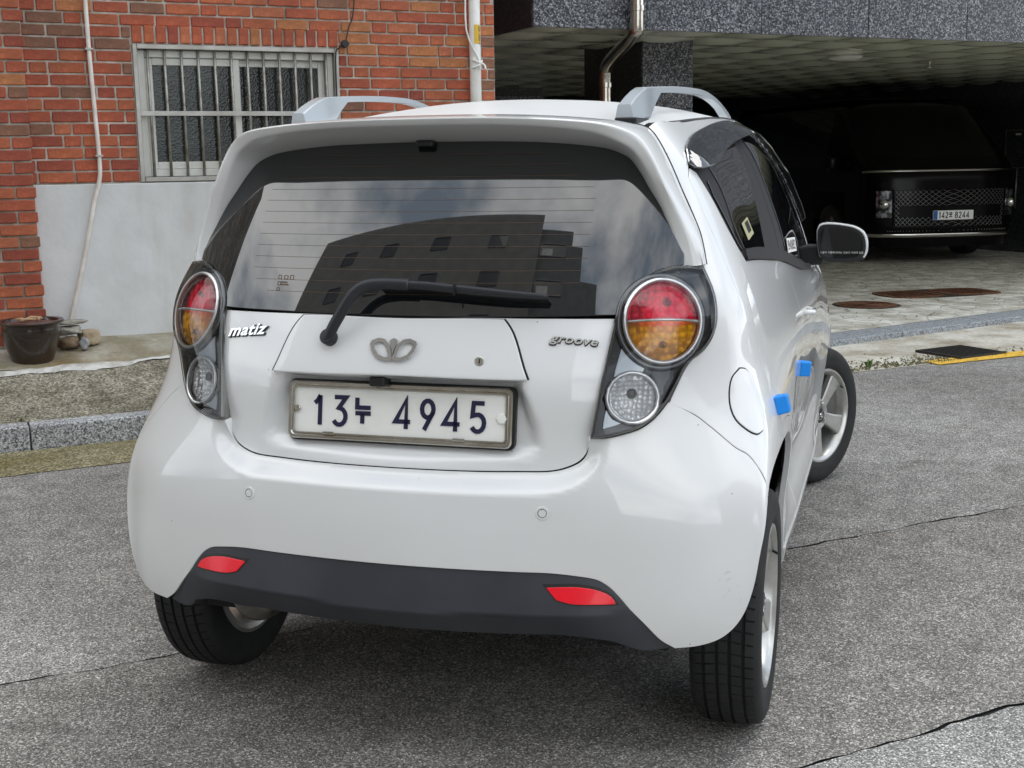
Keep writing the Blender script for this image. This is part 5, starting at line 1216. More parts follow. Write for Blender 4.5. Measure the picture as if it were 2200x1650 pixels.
# ---- tail lamps
def lamp(sg):
    t = bpy.data.objects.new('tail_lamp', None); COL.objects.link(t); t.parent = car
    mir = lambda P: P * np.array([sg, 1, 1])
    LL = UV['lamp_lens']; Lm = resample(toX(LL), .011); RC = toX([(3.485, 6.925)])[0]
    def flip(o):
        if sg < 0:
            me = o.data; bm = bmesh.new(); bm.from_mesh(me)
            for v in bm.verts: v.co.x *= -1
            bmesh.ops.reverse_faces(bm, faces=bm.faces); bm.to_mesh(me); bm.free()
        return o
    def pan(*a, **k):
        o = panel(*a, **k)[0]
        if sg < 0:
            me = o.data; N = [tuple((-c.vector.x, c.vector.y, c.vector.z)) for c in me.corner_normals]
            V = [(-v.co.x, v.co.y, v.co.z) for v in me.vertices]; F = [tuple(p.vertices)[::-1] for p in me.polygons]
            vn = [None] * len(V); li = 0
            for p in me.polygons:
                for vi in p.vertices: vn[vi] = N[li]; li += 1
            nm = o.name.split('.')[0]; par = o.parent; mm = me.materials[0]; bpy.data.objects.remove(o)
            o = mesh_obj(nm, V, F, mm, par, True, [n if n else (0, -1, 0) for n in vn])
        return o
    def lens(d):
        def f(u, v):
            r2 = ((toX(np.stack([u, v], 1)) - RC) ** 2).sum(1); return S(u, v) + (d + .014 + .024 * np.exp(-r2 / .0121))[:, None] * normals(S, u, v)
        return f
    def bulge(u, v):
        X = toX(np.stack([u, v], 1)); d = poly_dist(X, np.vstack([Lm, Lm[:1]])); return lens(0)(u, v) + (.004 * (sstep(d / .03) - 1))[:, None] * normals(S, u, v)
    pan('lens_seal', t, M['seam'], lampo, offs(-.050), gap=-.0008, depth=.02)
    def ell(uvs_):
        X = toX(uvs_); c = .5 * (X.max(0) + X.min(0)); h_ = .5 * (X.max(0) - X.min(0)); return lambda u, v: np.linalg.norm((toX(np.stack([u, v], 1)) - c) / h_, axis=1)
    e1, e2 = ell(np.array(UV['inner'])), ell(np.array(UV['rev']))
    def f_house(u, v): return lens(-.016)(u, v) - (.036 * (1 - sstep((e1(u, v) - .93) / .12)) + .030 * (1 - sstep((e2(u, v) - .88) / .12)))[:, None] * normals(S, u, v)
    pan('housing', t, M['lamp_dark'], LL, f_house, h=.009, gap=.006, depth=.03)
    ring, inner = np.array(UV['ring']), np.array(UV['inner'])
    rimo = lens(-.006)
    def loop_tube(name, uvs_, fn, r, m, n=8, sq=1):
        X = resample(toX(uvs_), .012, 80); P = mir(fn(*toU(X))); bm = bmesh.new()
        pts = [Vector(p) for p in P] + [Vector(P[0]), Vector(P[1])]; tube(bm, pts, r, n, caps=False, squash=sq); return bm_obj(name, bm, m, t, True)
    loop_tube('chrome_ring', (ring * .55 + inner * .45), rimo, .0050, M['ring'])
    ringb = ring + (ring - ring.mean(0)) * .10
    loop_tube('outer_ring', ringb, lens(-.011), .0075, M['lamp_grey'])
    c0 = inner.mean(0)
    def dome(u, v): 
        d = np.linalg.norm((toX(np.stack([u, v], 1)) - toX(c0)[0]) / (.5 * (toX(inner).max(0) - toX(inner).min(0))), axis=1); return lens(-.012)(u, v) + (.008 * np.clip(1 - d * d, 0, 1))[:, None] * normals(S, u, v)
    k = len(inner); half = k // 2
    up = [tuple(p) for p in inner[:half + 1]]; lowr = [tuple(p) for p in inner[half:]] + [tuple(inner[0])]
    pan('red_lens', t, M['red_lens'], [up[0]] + up[1:-1] + [up[-1]], dome, h=.012, gap=.001, depth=.004, corner=60, step=.008)
    pan('amber_lens', t, M['amber_lens'], lowr, dome, h=.012, gap=.001, depth=.004, corner=60, step=.008)
    def bowl(u, v): 
        d = np.clip(e1(u, v), 0, 1); return lens(-.018)(u, v) - (.024 * (1 - d * d))[:, None] * normals(S, u, v)
    pan('reflector_bowl', t, M['bowl'], [tuple(p) for p in inner], bowl, h=.010, gap=.001, depth=.002, corner=80, step=.008)
    for dv in (.34, -.36):
        pc = mir(lens(-.036)(np.array([c0[0] + .04]), np.array([c0[1] + dv])))[0]; nc = normals(S, [c0[0]], [c0[1]])[0] * [sg, 1, 1]
        bm = bmesh.new(); lathe(bm, [(.011, -.004), (.010, .002), (.006, .005), (.0055, .012), (.003, .015), (0, .016)], 18, Matrix.Translation(pc) @ Vector(nc).to_track_quat('Z', 'Y').to_matrix().to_4x4()); bm_obj('bulb', bm, M['alloy'], t, True, 40)
    a, b = inner[0], inner[half]
    X = np.stack([np.linspace(a[0], b[0], 14), np.linspace(a[1], b[1], 14)], 1); P = mir(dome(X[:, 0], X[:, 1])) 
    bm = bmesh.new(); tube(bm, [Vector(p) for p in P], .0034, 8); bm_obj('divider', bm, M['ring'], t, True)
    rev, revin = np.array(UV['rev']), np.array(UV['revin'])
    loop_tube('reverse_ring', rev * .75 + revin * .25, lens(-.006), .0048, M['ring'])
    c1 = revin.mean(0)
    def dish(u, v):
        d = np.linalg.norm((toX(np.stack([u, v], 1)) - toX(c1)[0]) / (.5 * (toX(revin).max(0) - toX(revin).min(0))), axis=1); return lens(-.014)(u, v) - (.018 * np.clip(1 - d * d, 0, 1))[:, None] * normals(S, u, v)
    pan('reverse_lens', t, M['clear_facets'], [tuple(p) for p in rev * .6 + revin * .4], dish, h=.012, gap=.001, depth=.006, corner=80, step=.008)
    pc = mir(dish(np.array([c1[0] + .03]), np.array([c1[1] + .10])))[0]; nc = normals(S, [c1[0]], [c1[1]])[0] * [sg, 1, 1]
    bm = bmesh.new(); lathe(bm, [(.011, 0), (.011, .004), (.007, .006), (.006, .002), (0, .004)], 18, Matrix.Translation(pc) @ Vector(nc).to_track_quat('Z', 'Y').to_matrix().to_4x4()); bm_obj('bulb', bm, M['alloy_dark'], t, True, 40)
    pan('silver_panel', t, M['silver_paint'], UV['silver'], lens(-.010), h=.02, gap=0, depth=.004)
    pan('silver_corner', t, M['silver_paint'], UV['silver2'], lens(-.010), h=.02, gap=0, depth=.004)
    pan('lens_cover', t, M['cover'], LL, bulge, h=.014, gap=.0022, depth=.006, bev=.004)
    W0 = inset_loop(Lm, .0018); a_ = mir(lens(-.008)(*toU(W0))); b_ = mir(lens(-.034)(*toU(W0))); c_ = mir(lens(-.006)(*toU(inset_loop(Lm, .007)))); n = len(W0)
    mesh_obj('lens_rim', np.vstack([c_, a_, b_]), [(r * n + i, (r + 1) * n + i, (r + 1) * n + (i + 1) % n, r * n + (i + 1) % n) for r in (0, 1) for i in range(n)], M['lamp_smoke'], t, True)
    return t
for sg in (1, -1): lamp(sg)

# ---- number plate
plate = bpy.data.objects.new('number_plate', None); COL.objects.link(plate); plate.parent = car
plate.matrix_local = Matrix.Translation((0, -.4545, .8195)) @ Matrix.Rotation(R_(90) - .173, 4, 'X')      # local x right, y up, z towards us
def rrect(w, h, r, k=5): 
    return [(sx * (w / 2 - r) + r * math.cos(a), sy * (h / 2 - r) + r * math.sin(a)) for sx, sy, a0 in ((1, 1, 0), (-1, 1, 90), (-1, -1, 180), (1, -1, 270)) for a in [R_(a0 + 90 * i / k) for i in range(k + 1)]]
bm = bmesh.new(); prism(bm, rrect(.512, .106, .008), -.006, -.0005); bm_obj('plate', bm, M['plate_white'], plate)
def frame_loop(bm, secs):
    rings = [[bm.verts.new((x, y, z)) for x, y in rrect(w, h, r)] for w, h, r, z in secs]
    for a, b in zip(rings, rings[1:]):
        n = len(a)
        for k in range(n): bm.faces.new((a[k], a[(k + 1) % n], b[(k + 1) % n], b[k]))
bm = bmesh.new(); frame_loop(bm, [(.527, .129, .014, -.018), (.528, .130, .014, .002), (.523, .125, .012, .006), (.512, .114, .010, .006), (.507, .109, .009, .003), (.505, .107, .009, .0045), (.499, .101, .007, .0045), (.497, .099, .007, -.002)])
bm_obj('plate_frame', bm, M['steel'], plate, True, 25)
bm = bmesh.new(); prism(bm, rrect(.536, .138, .016), -.022, -.008); bm_obj('backing', bm, M['plastic_dark'], plate)
I4 = Matrix.Identity(4)
def px(c): return (c - 1102) * 3.07e-4
for key, c0, c1, y0, y1 in (('1', 405, 560, -.038, .038), ('3', 580, 720, -.038, .038), ('nu', 757, 908, -.031, .036), ('4', 1062, 1214, -.038, .038), ('9', 1262, 1398, -.038, .038), ('4', 1432, 1588, -.038, .038), ('5', 1634, 1778, -.038, .038)):
    bm = bmesh.new(); w_ = .0098; x0, x1 = px(c0) + w_ / 2, px(c1) - w_ / 2
    if key == '1': x0, x1 = px(425) + w_ / 2, px(425) + w_ / 2 + (px(508) - px(425) - w_) / .62 * 1.0
    letters(bm, [(key, x0, y0 + w_ / 2, x1 - x0, y1 - y0 - w_)], w_, -.0006, .0012, I4)
    bm_obj('character', bm, M['plate_ink'], plate)
bm = bmesh.new(); lathe(bm, [(.0075, -.001), (.0075, .003), (.006, .0045), (.0028, .0045), (.0026, .003), (0, .003)], 16, Matrix.Translation((px(312), .002, 0))); bm_obj('bolt', bm, M['steel'], plate, True, 40)
bm = bmesh.new(); lathe(bm, [(.0125, -.001), (.0125, .004), (.010, .006), (.0, .0065)], 6, Matrix.Translation((px(1885), -.001, 0))); bm_obj('bolt', bm, M['plate_white'], plate)
for cx_ in (-.163, .145):
    bm = bmesh.new(); bx(bm, cx_ - .014, cx_ + .014, -.0535, -.0475, .0046, .0075, .001); bm_obj('frame_clip', bm, M['steel'], plate)
bm = bmesh.new(); bx(bm, -.060, -.022, -.472, -.43, .880, .902, .005, 2, ); bm_obj('rear_camera', bm, M['plastic_dark'], tailgate)
# lock
def hatch_pt(x, z, d=0.0):
    u, v = x / .17, (z - .2) / .118
    for _ in range(30):
        p = f_hatch_top(np.array([u]), np.array([v]), d)[0]; a = (f_hatch_top(np.array([u + 1e-3]), np.array([v]), d)[0] - p) / 1e-3; b = (f_hatch_top(np.array([u]), np.array([v + 1e-3]), d)[0] - p) / 1e-3
        dd = np.linalg.solve([[a[0], b[0]], [a[2], b[2]]], [x - p[0], z - p[2]]); u += dd[0]; v += dd[1]
    return f_hatch_top(np.array([u]), np.array([v]), d)[0], u, v
def hatch_frame(x, z, d=0.0):
    p, u, v = hatch_pt(x, z, d); n = Vector(normals(lambda a, b: f_hatch_top(a, b, d), [u], [v])[0]); xa = (Vector((1, 0, 0)) - n * n.x).normalized(); ya = n.cross(xa)
    return Matrix(((xa.x, ya.x, n.x, p[0]), (xa.y, ya.y, n.y, p[1]), (xa.z, ya.z, n.z, p[2]), (0, 0, 0, 1)))
bm = bmesh.new(); mt = hatch_frame(.195, .944, .0065); lathe(bm, [(.0105, -.002), (.0105, .0008), (.0085, .0012), (.008, .0), (0, .0)], 20, mt); bm_obj('lock', bm, M['steel'], tailgate, True, 40)
bm = bmesh.new(); bx(bm, -.0012, .0012, -.005, .005, -.0005, .0006, mtx=mt); bm_obj('keyhole', bm, M['seam'], tailgate)

# ---- badges
bd = bpy.data.objects.new('emblem', None); COL.objects.link(bd); bd.parent = tailgate
mt = hatch_frame(.001, .966, .0065) @ Matrix.Diagonal((1.06, 1.08, 1.3, 1)); eb = bmesh.new()
def fan(bm, poly, d, mtx, top=.0045):
    c = Vector((sum(x for x, y in poly) / len(poly), sum(y for x, y in poly) / len(poly), top)); lo = [bm.verts.new(mtx @ Vector((x, y, 0))) for x, y in poly]; hi = [bm.verts.new(mtx @ Vector((c.x + (x - c.x) * .82, c.y + (y - c.y) * .82, top))) for x, y in poly]; n = len(poly)
    for i in range(n): bm.faces.new((lo[i], lo[(i + 1) % n], hi[(i + 1) % n], hi[i]))
    bm.faces.new(hi)
fan(eb, [(0, -.022), (.004, -.002), (.0105, .016), (.006, .021), (0, .0225), (-.006, .021), (-.0105, .016), (-.004, -.002)], .003, mt)
for sg in (-1, 1):
    fan(eb, [(sg * x, y) for x, y in ((.002, -.022), (.007, -.004), (.018, .014), (.022, .0125), (.014, .0), (.006, -.019))][::sg], .003, mt, .004)
    pl = [(sg * x, y) for x, y in ((.003, -.0225), (.018, -.0235), (.034, -.017), (.044, -.004), (.0475, .008), (.046, .012), (.034, .0165), (.022, .0145), (.012, .004), (.005, -.016))]
    ribbon(eb, resample(pl + pl[:1], .004, 70, False).tolist() if False else pl + pl[:1], .0074, 0, .0045, mt)
bm_obj('fan', eb, M['badge_chrome'], bd, True, 30)
BAD = {'m': [[(0, 0), (0, 1)], [(0, .95), (.45, .95), (.45, 0)], [(.45, .95), (.9, .95), (.9, 0)]], 'a': [[(0, .95), (.85, .95), (.85, 0), (0, 0), (0, .5), (.85, .5)]], 't': [[(.2, 1.35), (.2, .05), (.55, .05)], [(-.1, .9), (.6, .9)]], 'i': [[(.25, 0), (.25, .9)], [(.3, 1.15), (.42, 1.45)]], 'z': [[(0, .95), (.9, .95), (.0, .02), (1.0, .02)]],
       'g': [[(.85, 0), (.05, 0), (.05, .95), (.9, .95), (.9, -.4), (.0, -.4)]], 'r': [[(.05, 0), (.05, .95), (.7, .95)]], 'o': [[(.08, .03), (.9, .03), (.9, .95), (.08, .95), (.08, .03)]], 'v': [[(.05, .97), (.35, .03), (.95, .97)]], 'e': [[(.95, .03), (.08, .03), (.08, .95), (.9, .95), (.9, .48), (.1, .48)]]}
def badge(name, text, x, z, adv, w, h, pen, slant, m):
    e = bpy.data.objects.new(name, None); COL.objects.link(e); e.parent = tailgate
    mt = hatch_frame(x, z, .0)
    for i, ch in enumerate(text):
        bm = bmesh.new(); b2 = bmesh.new(); x0 = (i - len(text) / 2) * adv
        for st in BAD[ch]:
            pl = [(x0 + a * w + slant * b * h, (b - .5) * h) for a, b in st]
            ribbon(bm, pl, pen, .0016, .0042, mt); ribbon(b2, [(a + .0006, b - .0013) for a, b in pl], pen + .0016, -.001, .0015, mt)  # wider dark copy, offset downwards, draws the letter's shadow outline
        lo = bm_obj('letter', bm, m, e); bm_obj('letter_shadow', b2, M['plastic_dark'], e)
def text_badge(name, text, x, z, size, shear, m, bold=.0009):
    e = bpy.data.objects.new(name, None); COL.objects.link(e); e.parent = tailgate; mt = hatch_frame(x, z, .0)
    for nm, off_, ext, zz, dx, dy, mm in (('letter', bold, .0014, .0030, 0, 0, m), ('letter_shadow', bold + .0009, .0012, .0004, .0006, -.0012, M['plastic_dark'])):  # second copy, dark and offset, stands in for the lettering's shadow
        cu = bpy.data.curves.new(nm, 'FONT'); cu.body = text; cu.size = size; cu.shear = shear; cu.offset = off_; cu.extrude = ext; cu.align_x = 'CENTER'; cu.align_y = 'CENTER'; cu.space_character = 1.08; cu.resolution_u = 3
        tmp = bpy.data.objects.new('t', cu); COL.objects.link(tmp); bpy.context.view_layer.update()
        me = bpy.data.meshes.new_from_object(tmp.evaluated_get(bpy.context.evaluated_depsgraph_get())); bpy.data.objects.remove(tmp)
        me.transform(mt @ Matrix.Translation((dx, dy, zz)) @ Matrix.Diagonal((1.25, 1, 1, 1))); me.materials.clear(); me.materials.append(mm)
        o = bpy.data.objects.new(nm, me); COL.objects.link(o); o.parent = e
text_badge('left_badge', 'matiz', -.391, .9865, .0385, .32, M['badge_chrome'])
M['badge_grey'] = mat('badge_grey', (.42, .41, .38), .35, .85)
text_badge('right_badge', 'groove', .386, .985, .0262, .30, M['badge_grey'], .0004)

# ---- wiper
wp = bpy.data.objects.new('rear_wiper', None); COL.objects.link(wp); wp.parent = car
ax = [(-.157, -.47, .979), (-.150, -.47, .992), (-.140, -.47, 1.011), (-.124, -.466, 1.038), (-.108, -.462, 1.064), (-.094, -.457, 1.083), (-.078, -.452, 1.0955), (-.056, -.447, 1.1025), (-.018, -.442, 1.104), (.03, -.440, 1.1025)]
bm = bmesh.new(); tube(bm, smooth_path(ax, 5), .0130, 12, radii=None, up=(0, -1, 0), squash=.62); bm_obj('arm', bm, M['wiper'], wp, True)
bm = bmesh.new(); lathe(bm, [(.0, -.03), (.0175, -.03), (.018, .008), (.015, .012), (0, .013)], 24, hatch_frame(-.156, .986, .018)); bm_obj('pivot_cap', bm, M['wiper'], wp, True, 40)
bl = smooth_path([(-.045, -.440, 1.1015), (.052, -.440, 1.1015), (.115, -.438, 1.0965), (.238, -.430, 1.086), (.334, -.412, 1.0785)], 6)
bm = bmesh.new(); n_ = len(bl); tube(bm, bl, .009, 10, radii=[.0098 - .0045 * max(0, (i / n_ - .6) / .4) for i in range(n_)], up=(0, -1, 0), squash=.7); bm_obj('blade_cover', bm, M['wiper'], wp, True)
bm = bmesh.new()
vs0 = [(p.x, p.y + .004, p.z - .004) for p in bl]; vs1 = [(p.x, float(yg(np.array(p.x), p.z - .012)) - .001, p.z - .016) for p in bl]
for i in range(n_ - 1):
    q = [bm.verts.new(p) for p in (vs0[i], vs0[i + 1], vs1[i + 1], vs1[i])]; bm.faces.new(q)
bmesh.ops.remove_doubles(bm, verts=bm.verts, dist=1e-6); bmesh.ops.solidify(bm, geom=bm.faces[:], thickness=.003); bm_obj('blade', bm, M['plastic_dark'], wp)
bm = bmesh.new(); bx(bm, .134, .1365, -.450, -.424, 1.082, 1.106); bm_obj('joint', bm, M['plastic_dark'], wp)

# ---- wing mirrors, handles, exhaust
def mirror_unit(sg):
    mo = bpy.data.objects.new('wing_mirror', None); COL.objects.link(mo); mo.parent = car
    C_ = Vector((.854, 1.55, 1.066)); out = [(-.083, .046), (-.076, .060), (-.05, .066), (.0, .062), (.045, .052), (.072, .034), (.083, .008), (.084, -.028), (.074, -.052), (.045, -.064), (-.01, -.068), (-.05, -.066), (-.072, -.052), (-.080, -.02), (-.084, .015)]
    Lp = resample(np.array(out), .012, 80)
    n = len(Lp); V, F = [], []
    secs = [(.93, -.012), (1.0, -.014), (1.03, -.004), (1.04, .02), (.98, .06), (.82, .10), (.55, .125)]
    for k, d in secs:
        for x, y in Lp: V.append((sg * (C_.x + x * k), C_.y + d, C_.z + y * k))
    for r in range(len(secs) - 1):
        for i in range(n): F.append((r * n + i, r * n + (i + 1) % n, (r + 1) * n + (i + 1) % n, (r + 1) * n + i))
    V.append((sg * C_.x, C_.y + .13, C_.z)); e = len(V) - 1; b = (len(secs) - 1) * n
    for i in range(n): F.append((b + i, b + (i + 1) % n, e))
    if sg > 0: F = [f[::-1] for f in F]
    top = [f for f in F if sum(V[i][2] for i in f) / len(f) > C_.z - .052]; low = [f for f in F if f not in top]
    mesh_obj('shell', V, top, M['paint'], mo, True); mesh_obj('lower_shell', V, low, M['plastic_dark'], mo, True)
    bm = bmesh.new(); prism(bm, [(sg * x * .965 - sg * .002, y * .965 - .002) for x, y in Lp][::sg], -.004, .0145, Matrix.Translation((sg * C_.x, C_.y, C_.z)) @ Matrix.Rotation(R_(90), 4, 'X') ); bm_obj('bezel', bm, M['plastic_dark'], mo)
    bm = bmesh.new(); prism(bm, [(sg * x * .84 - sg * .002, y * .80 - .001) for x, y in Lp][::sg], .0145, .0155, Matrix.Translation((sg * C_.x, C_.y, C_.z)) @ Matrix.Rotation(R_(90), 4, 'X')); bm_obj('mirror_glass', bm, M['mirror_glass'], mo)
    bm = bmesh.new(); bx(bm, min(sg * .72, sg * .79), max(sg * .72, sg * .79), 1.555, 1.62, .985, 1.055, .008, 2); bm_obj('stalk', bm, M['plastic_dark'], mo)
    if sg > 0:
        cu = bpy.data.curves.new('warning', 'FONT'); cu.body = '사물이 거울에 보이는 것보다 가까이 있음'; cu.size = .0086; cu.align_x = 'CENTER'
        tmp = bpy.data.objects.new('warning', cu); COL.objects.link(tmp); bpy.context.view_layer.update()
        me = bpy.data.meshes.new_from_object(tmp.evaluated_get(bpy.context.evaluated_depsgraph_get())); bpy.data.objects.remove(tmp)
        me.materials.clear(); me.materials.append(M['plate_white']); o = bpy.data.objects.new('lettering', me); COL.objects.link(o); o.parent = mo
        o.location = (C_.x, C_.y - .0162, C_.z - .038); o.rotation_euler = (R_(90), 0, 0)
for sg in (1, -1): mirror_unit(sg)
for sg in (1, -1):
    for (y, z, par) in ((.95, .895, fd),):
        u, v = yz(y, z, 8, 6.3); p = S(u, v)[0]
        bm = bmesh.new(); tube(bm, [(sg * (p[0] - .005), y + .08, z), (sg * (p[0] + .020), y + .055, z - .002), (sg * (p[0] + .022), y - .045, z + .002), (sg * (p[0] - .005), y - .065, z + .004)], .0105, 10, squash=.8); bm_obj('door_handle', bm, M['paint'], (par[0] if sg > 0 else par[1]), True)
bm = bmesh.new(); lathe(bm, [(0, -.012), (.030, -.010), (.052, -.002), (.064, .012), (.068, .03), (.069, .05), (.0695, .20), (.06, .24), (0, .25)], 40, Matrix.Translation((-.452, -.335, .312)) @ Matrix.Rotation(R_(-90), 4, 'X') @ Matrix.Scale(1.0, 4, (1, 0, 0))); bm_obj('silencer', bm, M['steel_dull'], car, True, 60)
bm = bmesh.new(); bx(bm, -.375, -.345, -.30, -.24, .29, .36, .004); bm_obj('exhaust_bracket', bm, M['alloy_dark'], car)
# stickers on the windows
def sticker(name, u, v, w, h, m, ink=None, rot=0):
    p = S(u, v)[0]; n = Vector(normals(S, [u], [v])[0]); xa = Vector((0, 1, 0)); xa = (xa - n * n.dot(xa)).normalized(); ya = n.cross(xa)
    mt = Matrix(((xa.x, ya.x, n.x, p[0] + n.x * .003), (xa.y, ya.y, n.y, p[1] + n.y * .003), (xa.z, ya.z, n.z, p[2] + n.z * .003), (0, 0, 0, 1))) @ Matrix.Rotation(rot, 4, 'Z')
    e = bpy.data.objects.new(name, None); COL.objects.link(e); e.parent = car
    bm = bmesh.new(); prism(bm, rrect(w, h, .004, 2), 0, .0008, mt); bm_obj('paper', bm, m, e)
    return e, mt
M['sticker_y'] = mat('sticker_yellow', (.42, .40, .22), .5)
e, mt = sticker('window_sticker', 6.62, 8.35, .10, .045, M['sticker_y'], rot=.1)
bm = bmesh.new(); prism(bm, rrect(.05, .028, .002, 1), .0009, .0013, mt @ Matrix.Translation((.01, .003, 0))); bm_obj('print', bm, M['seam'], e)
e, mt = sticker('phone_sticker', 8.15, 7.83, .24, .042, M['plate_white'], rot=-.05)
bm = bmesh.new()
for i, k in enumerate(('mo', 'nu', '0', '8', 'mo', '2')): 
    for st in LET[k]: ribbon(bm, [(-.10 + i * .034 + a * .024, -.013 + b * .026) for a, b in st], .005, .0009, .0013, mt)
bm_obj('print', bm, M['seam'], e)

# ---- wheels
def wheel(name, x, y, steer=0.0, sg=1):
    wh = bpy.data.objects.new('wheel', None); COL.objects.link(wh); wh.parent = car
    wh.location = (x, y, .288); wh.rotation_euler = (0, 0, -steer if sg > 0 else math.pi - steer)
    return wh
WR = .288
tyre_me = rim_me = None
def make_tyre():
    """cross-section turned about x; outer face at +x"""
    prof = []   # (x, r)
    W2 = .083
    side_o = [(.070, .195), (.077, .205), (.0800, .225), (.0805, .245), (.080, .262), (.0745, .274)]
    tread = [(.068, .2805), (.062, .2835), (.0485, .286), (.0475, .279), (.0415, .279), (.0405, .2868), (.0180, .288), (.0170, .2805), (.0110, .2805), (.0100, .288)]
    prof = side_o + tread + [(-a, b) for a, b in tread[::-1]] + [(-a, b) for a, b in side_o[::-1]]
    nb = 64; angs = []
    for k in range(nb):
        a0 = 2 * math.pi * k / nb; angs += [(a0, 0), (a0 + 2 * math.pi / nb * .82, 0), (a0 + 2 * math.pi / nb * .86, 1), (a0 + 2 * math.pi / nb * .96, 1)]
    V, F = [], []; K = len(prof)
    for a, g in angs:
        for i, (px_, r) in enumerate(prof):
            rr = r
            skew = 0.0
            if g and r > .2795 and r not in (.279, .2805) and abs(px_) > .038: rr = r - .0045
            if g and abs(px_) <= .0185 and r > .2865: rr = r - .0022
            skew = .05 * (abs(px_) - .06) / .08 if abs(px_) < .075 else 0
            V.append((px_, rr * math.cos(a + skew), rr * math.sin(a + skew)))
    n = len(angs)
    for j in range(n):
        j2 = (j + 1) % n
        for i in range(K - 1): F.append((j * K + i, j * K + i + 1, j2 * K + i + 1, j2 * K + i))
    me = bpy.data.meshes.new('tyre'); me.from_pydata(V, [], F); me.update(); bm = bmesh.new(); bm.from_mesh(me); bmesh.ops.recalc_face_normals(bm, faces=bm.faces)
    for f in bm.faces: f.smooth = True
    for e in bm.edges:
        if len(e.link_faces) == 2 and e.calc_face_angle(0) > R_(28): e.smooth = False
    bm.to_mesh(me); bm.free(); me.materials.append(M['rubber']); return me
tyre_me = make_tyre()
RX = Matrix.Rotation(R_(90), 4, 'Y')
def bm_mesh(name, bm, m, angle=35):
    bmesh.ops.recalc_face_normals(bm, faces=bm.faces)
    for f in bm.faces: f.smooth = True
    for e in bm.edges:
        if len(e.link_faces) == 2 and e.calc_face_angle(0) > R_(angle): e.smooth = False
    me = bpy.data.meshes.new(name); bm.to_mesh(me); bm.free(); me.materials.append(m); return me
bm = bmesh.new(); lathe(bm, [(.186, -.075), (.196, -.074), (.196, -.066), (.180, -.060), (.176, .02), (.184, .052), (.196, .064), (.200, .072), (.197, .0765), (.190, .0765), (.184, .070), (.176, .060), (.170, .02), (.172, -.07), (.186, -.075)], 72, RX); rim_me = bm_mesh('rim', bm, M['alloy'])
def spoke_bm(k):
    bm = bmesh.new(); st = [(.030, .026, .052), (.070, .026, .056), (.110, .030, .058), (.150, .037, .060), (.183, .044, .064)]
    rings = []
    for r, w_, x in st: rings.append([bm.verts.new(p) for p in ((x - .022, r, -w_ * 1.05), (x - .004, r, -w_), (x, r, -w_ + .006), (x, r, w_ - .006), (x - .004, r, w_), (x - .022, r, w_ * 1.05))])
    for a, b in zip(rings, rings[1:]):
        for i in range(6): bm.faces.new((a[i], a[(i + 1) % 6], b[(i + 1) % 6], b[i]))
    bm.faces.new(rings[0]); bm.faces.new(rings[-1][::-1])
    rt = Matrix.Rotation(2 * math.pi * k / 5 + .25, 4, 'X')
    for v in bm.verts: v.co = rt @ v.co
    return bm
spoke_me = [bm_mesh('spoke', spoke_bm(k), M['alloy'], 30) for k in range(5)]
bm = bmesh.new(); lathe(bm, [(0, .055), (.030, .055), (.033, .050), (.062, .054), (.070, .046), (.072, .01), (0, .01)], 40, RX); hub_me = bm_mesh('hub', bm, M['alloy'])
bm = bmesh.new(); lathe(bm, [(.032, .050), (.032, .058), (.028, .062), (0, .063)], 32, RX); cap_me = bm_mesh('hub_cap', bm, M['plastic_dark'])
bm = bmesh.new(); mt = Matrix.Translation((.0632, 0, 0)) @ Matrix.Rotation(R_(90), 4, 'Z') @ Matrix.Rotation(R_(90), 4, 'X')
fan(bm, [(0, -.012), (.003, 0), (.006, .009), (0, .012), (-.006, .009), (-.003, 0)], .002, mt, .0015)
for sg in (-1, 1):
    pl = [(sg * x, y) for x, y in ((.002, -.012), (.012, -.012), (.022, -.004), (.025, .006), (.014, .009), (.005, -.004))]; ribbon(bm, pl + pl[:1], .003, 0, .0015, mt)
emb_me = bm_mesh('cap_emblem', bm, M['chrome'])
bm = bmesh.new(); lathe(bm, [(.0, .058), (.0075, .058), (.009, .052), (.009, .04)], 6, RX); nut_me = bm_mesh('lug_nut', bm, M['chrome'])
bm = bmesh.new(); lathe(bm, [(0, .030), (.012, .030), (.0155, .054)], 18, RX); well_me = bm_mesh('lug_well', bm, M['alloy_dark'])
bm = bmesh.new(); lathe(bm, [(0, -.01), (.125, -.01), (.125, -.03), (0, -.03)], 48, RX); disc_me = bm_mesh('brake_disc', bm, M['alloy_dark'])
bm = bmesh.new(); tube(bm, [(.066, .182, .0), (.074, .177, .0), (.081, .173, .0)], .0035, 8); valve_me = bm_mesh('valve', bm, M['plastic_dark'])
def add(me, par, loc=(0, 0, 0), rot=(0, 0, 0)):
    o = bpy.data.objects.new(me.name.split('.')[0], me); COL.objects.link(o); o.parent = par; o.location = loc; o.rotation_euler = rot; return o
for sg, x, y, st, spin in ((1, .697, 0, 0, .5), (-1, -.697, 0, 0, 1.1), (1, .703, 2.375, R_(27), .62), (-1, -.703, 2.375, R_(27), .3)):
    wh = wheel('wheel', x, y, st, sg)
    for me in [tyre_me, rim_me, hub_me, cap_me, emb_me, disc_me, valve_me] + spoke_me:
        add(me, wh, rot=(spin if me in spoke_me or me in (valve_me,) else (spin if me is emb_me else 0), 0, 0))
    for k in range(4):
        a = 2 * math.pi * k / 4 + .4 + spin
        add(nut_me, wh, (0, .050 * math.cos(a), .050 * math.sin(a))); add(well_me, wh, (0.0008, .050 * math.cos(a), .050 * math.sin(a)))
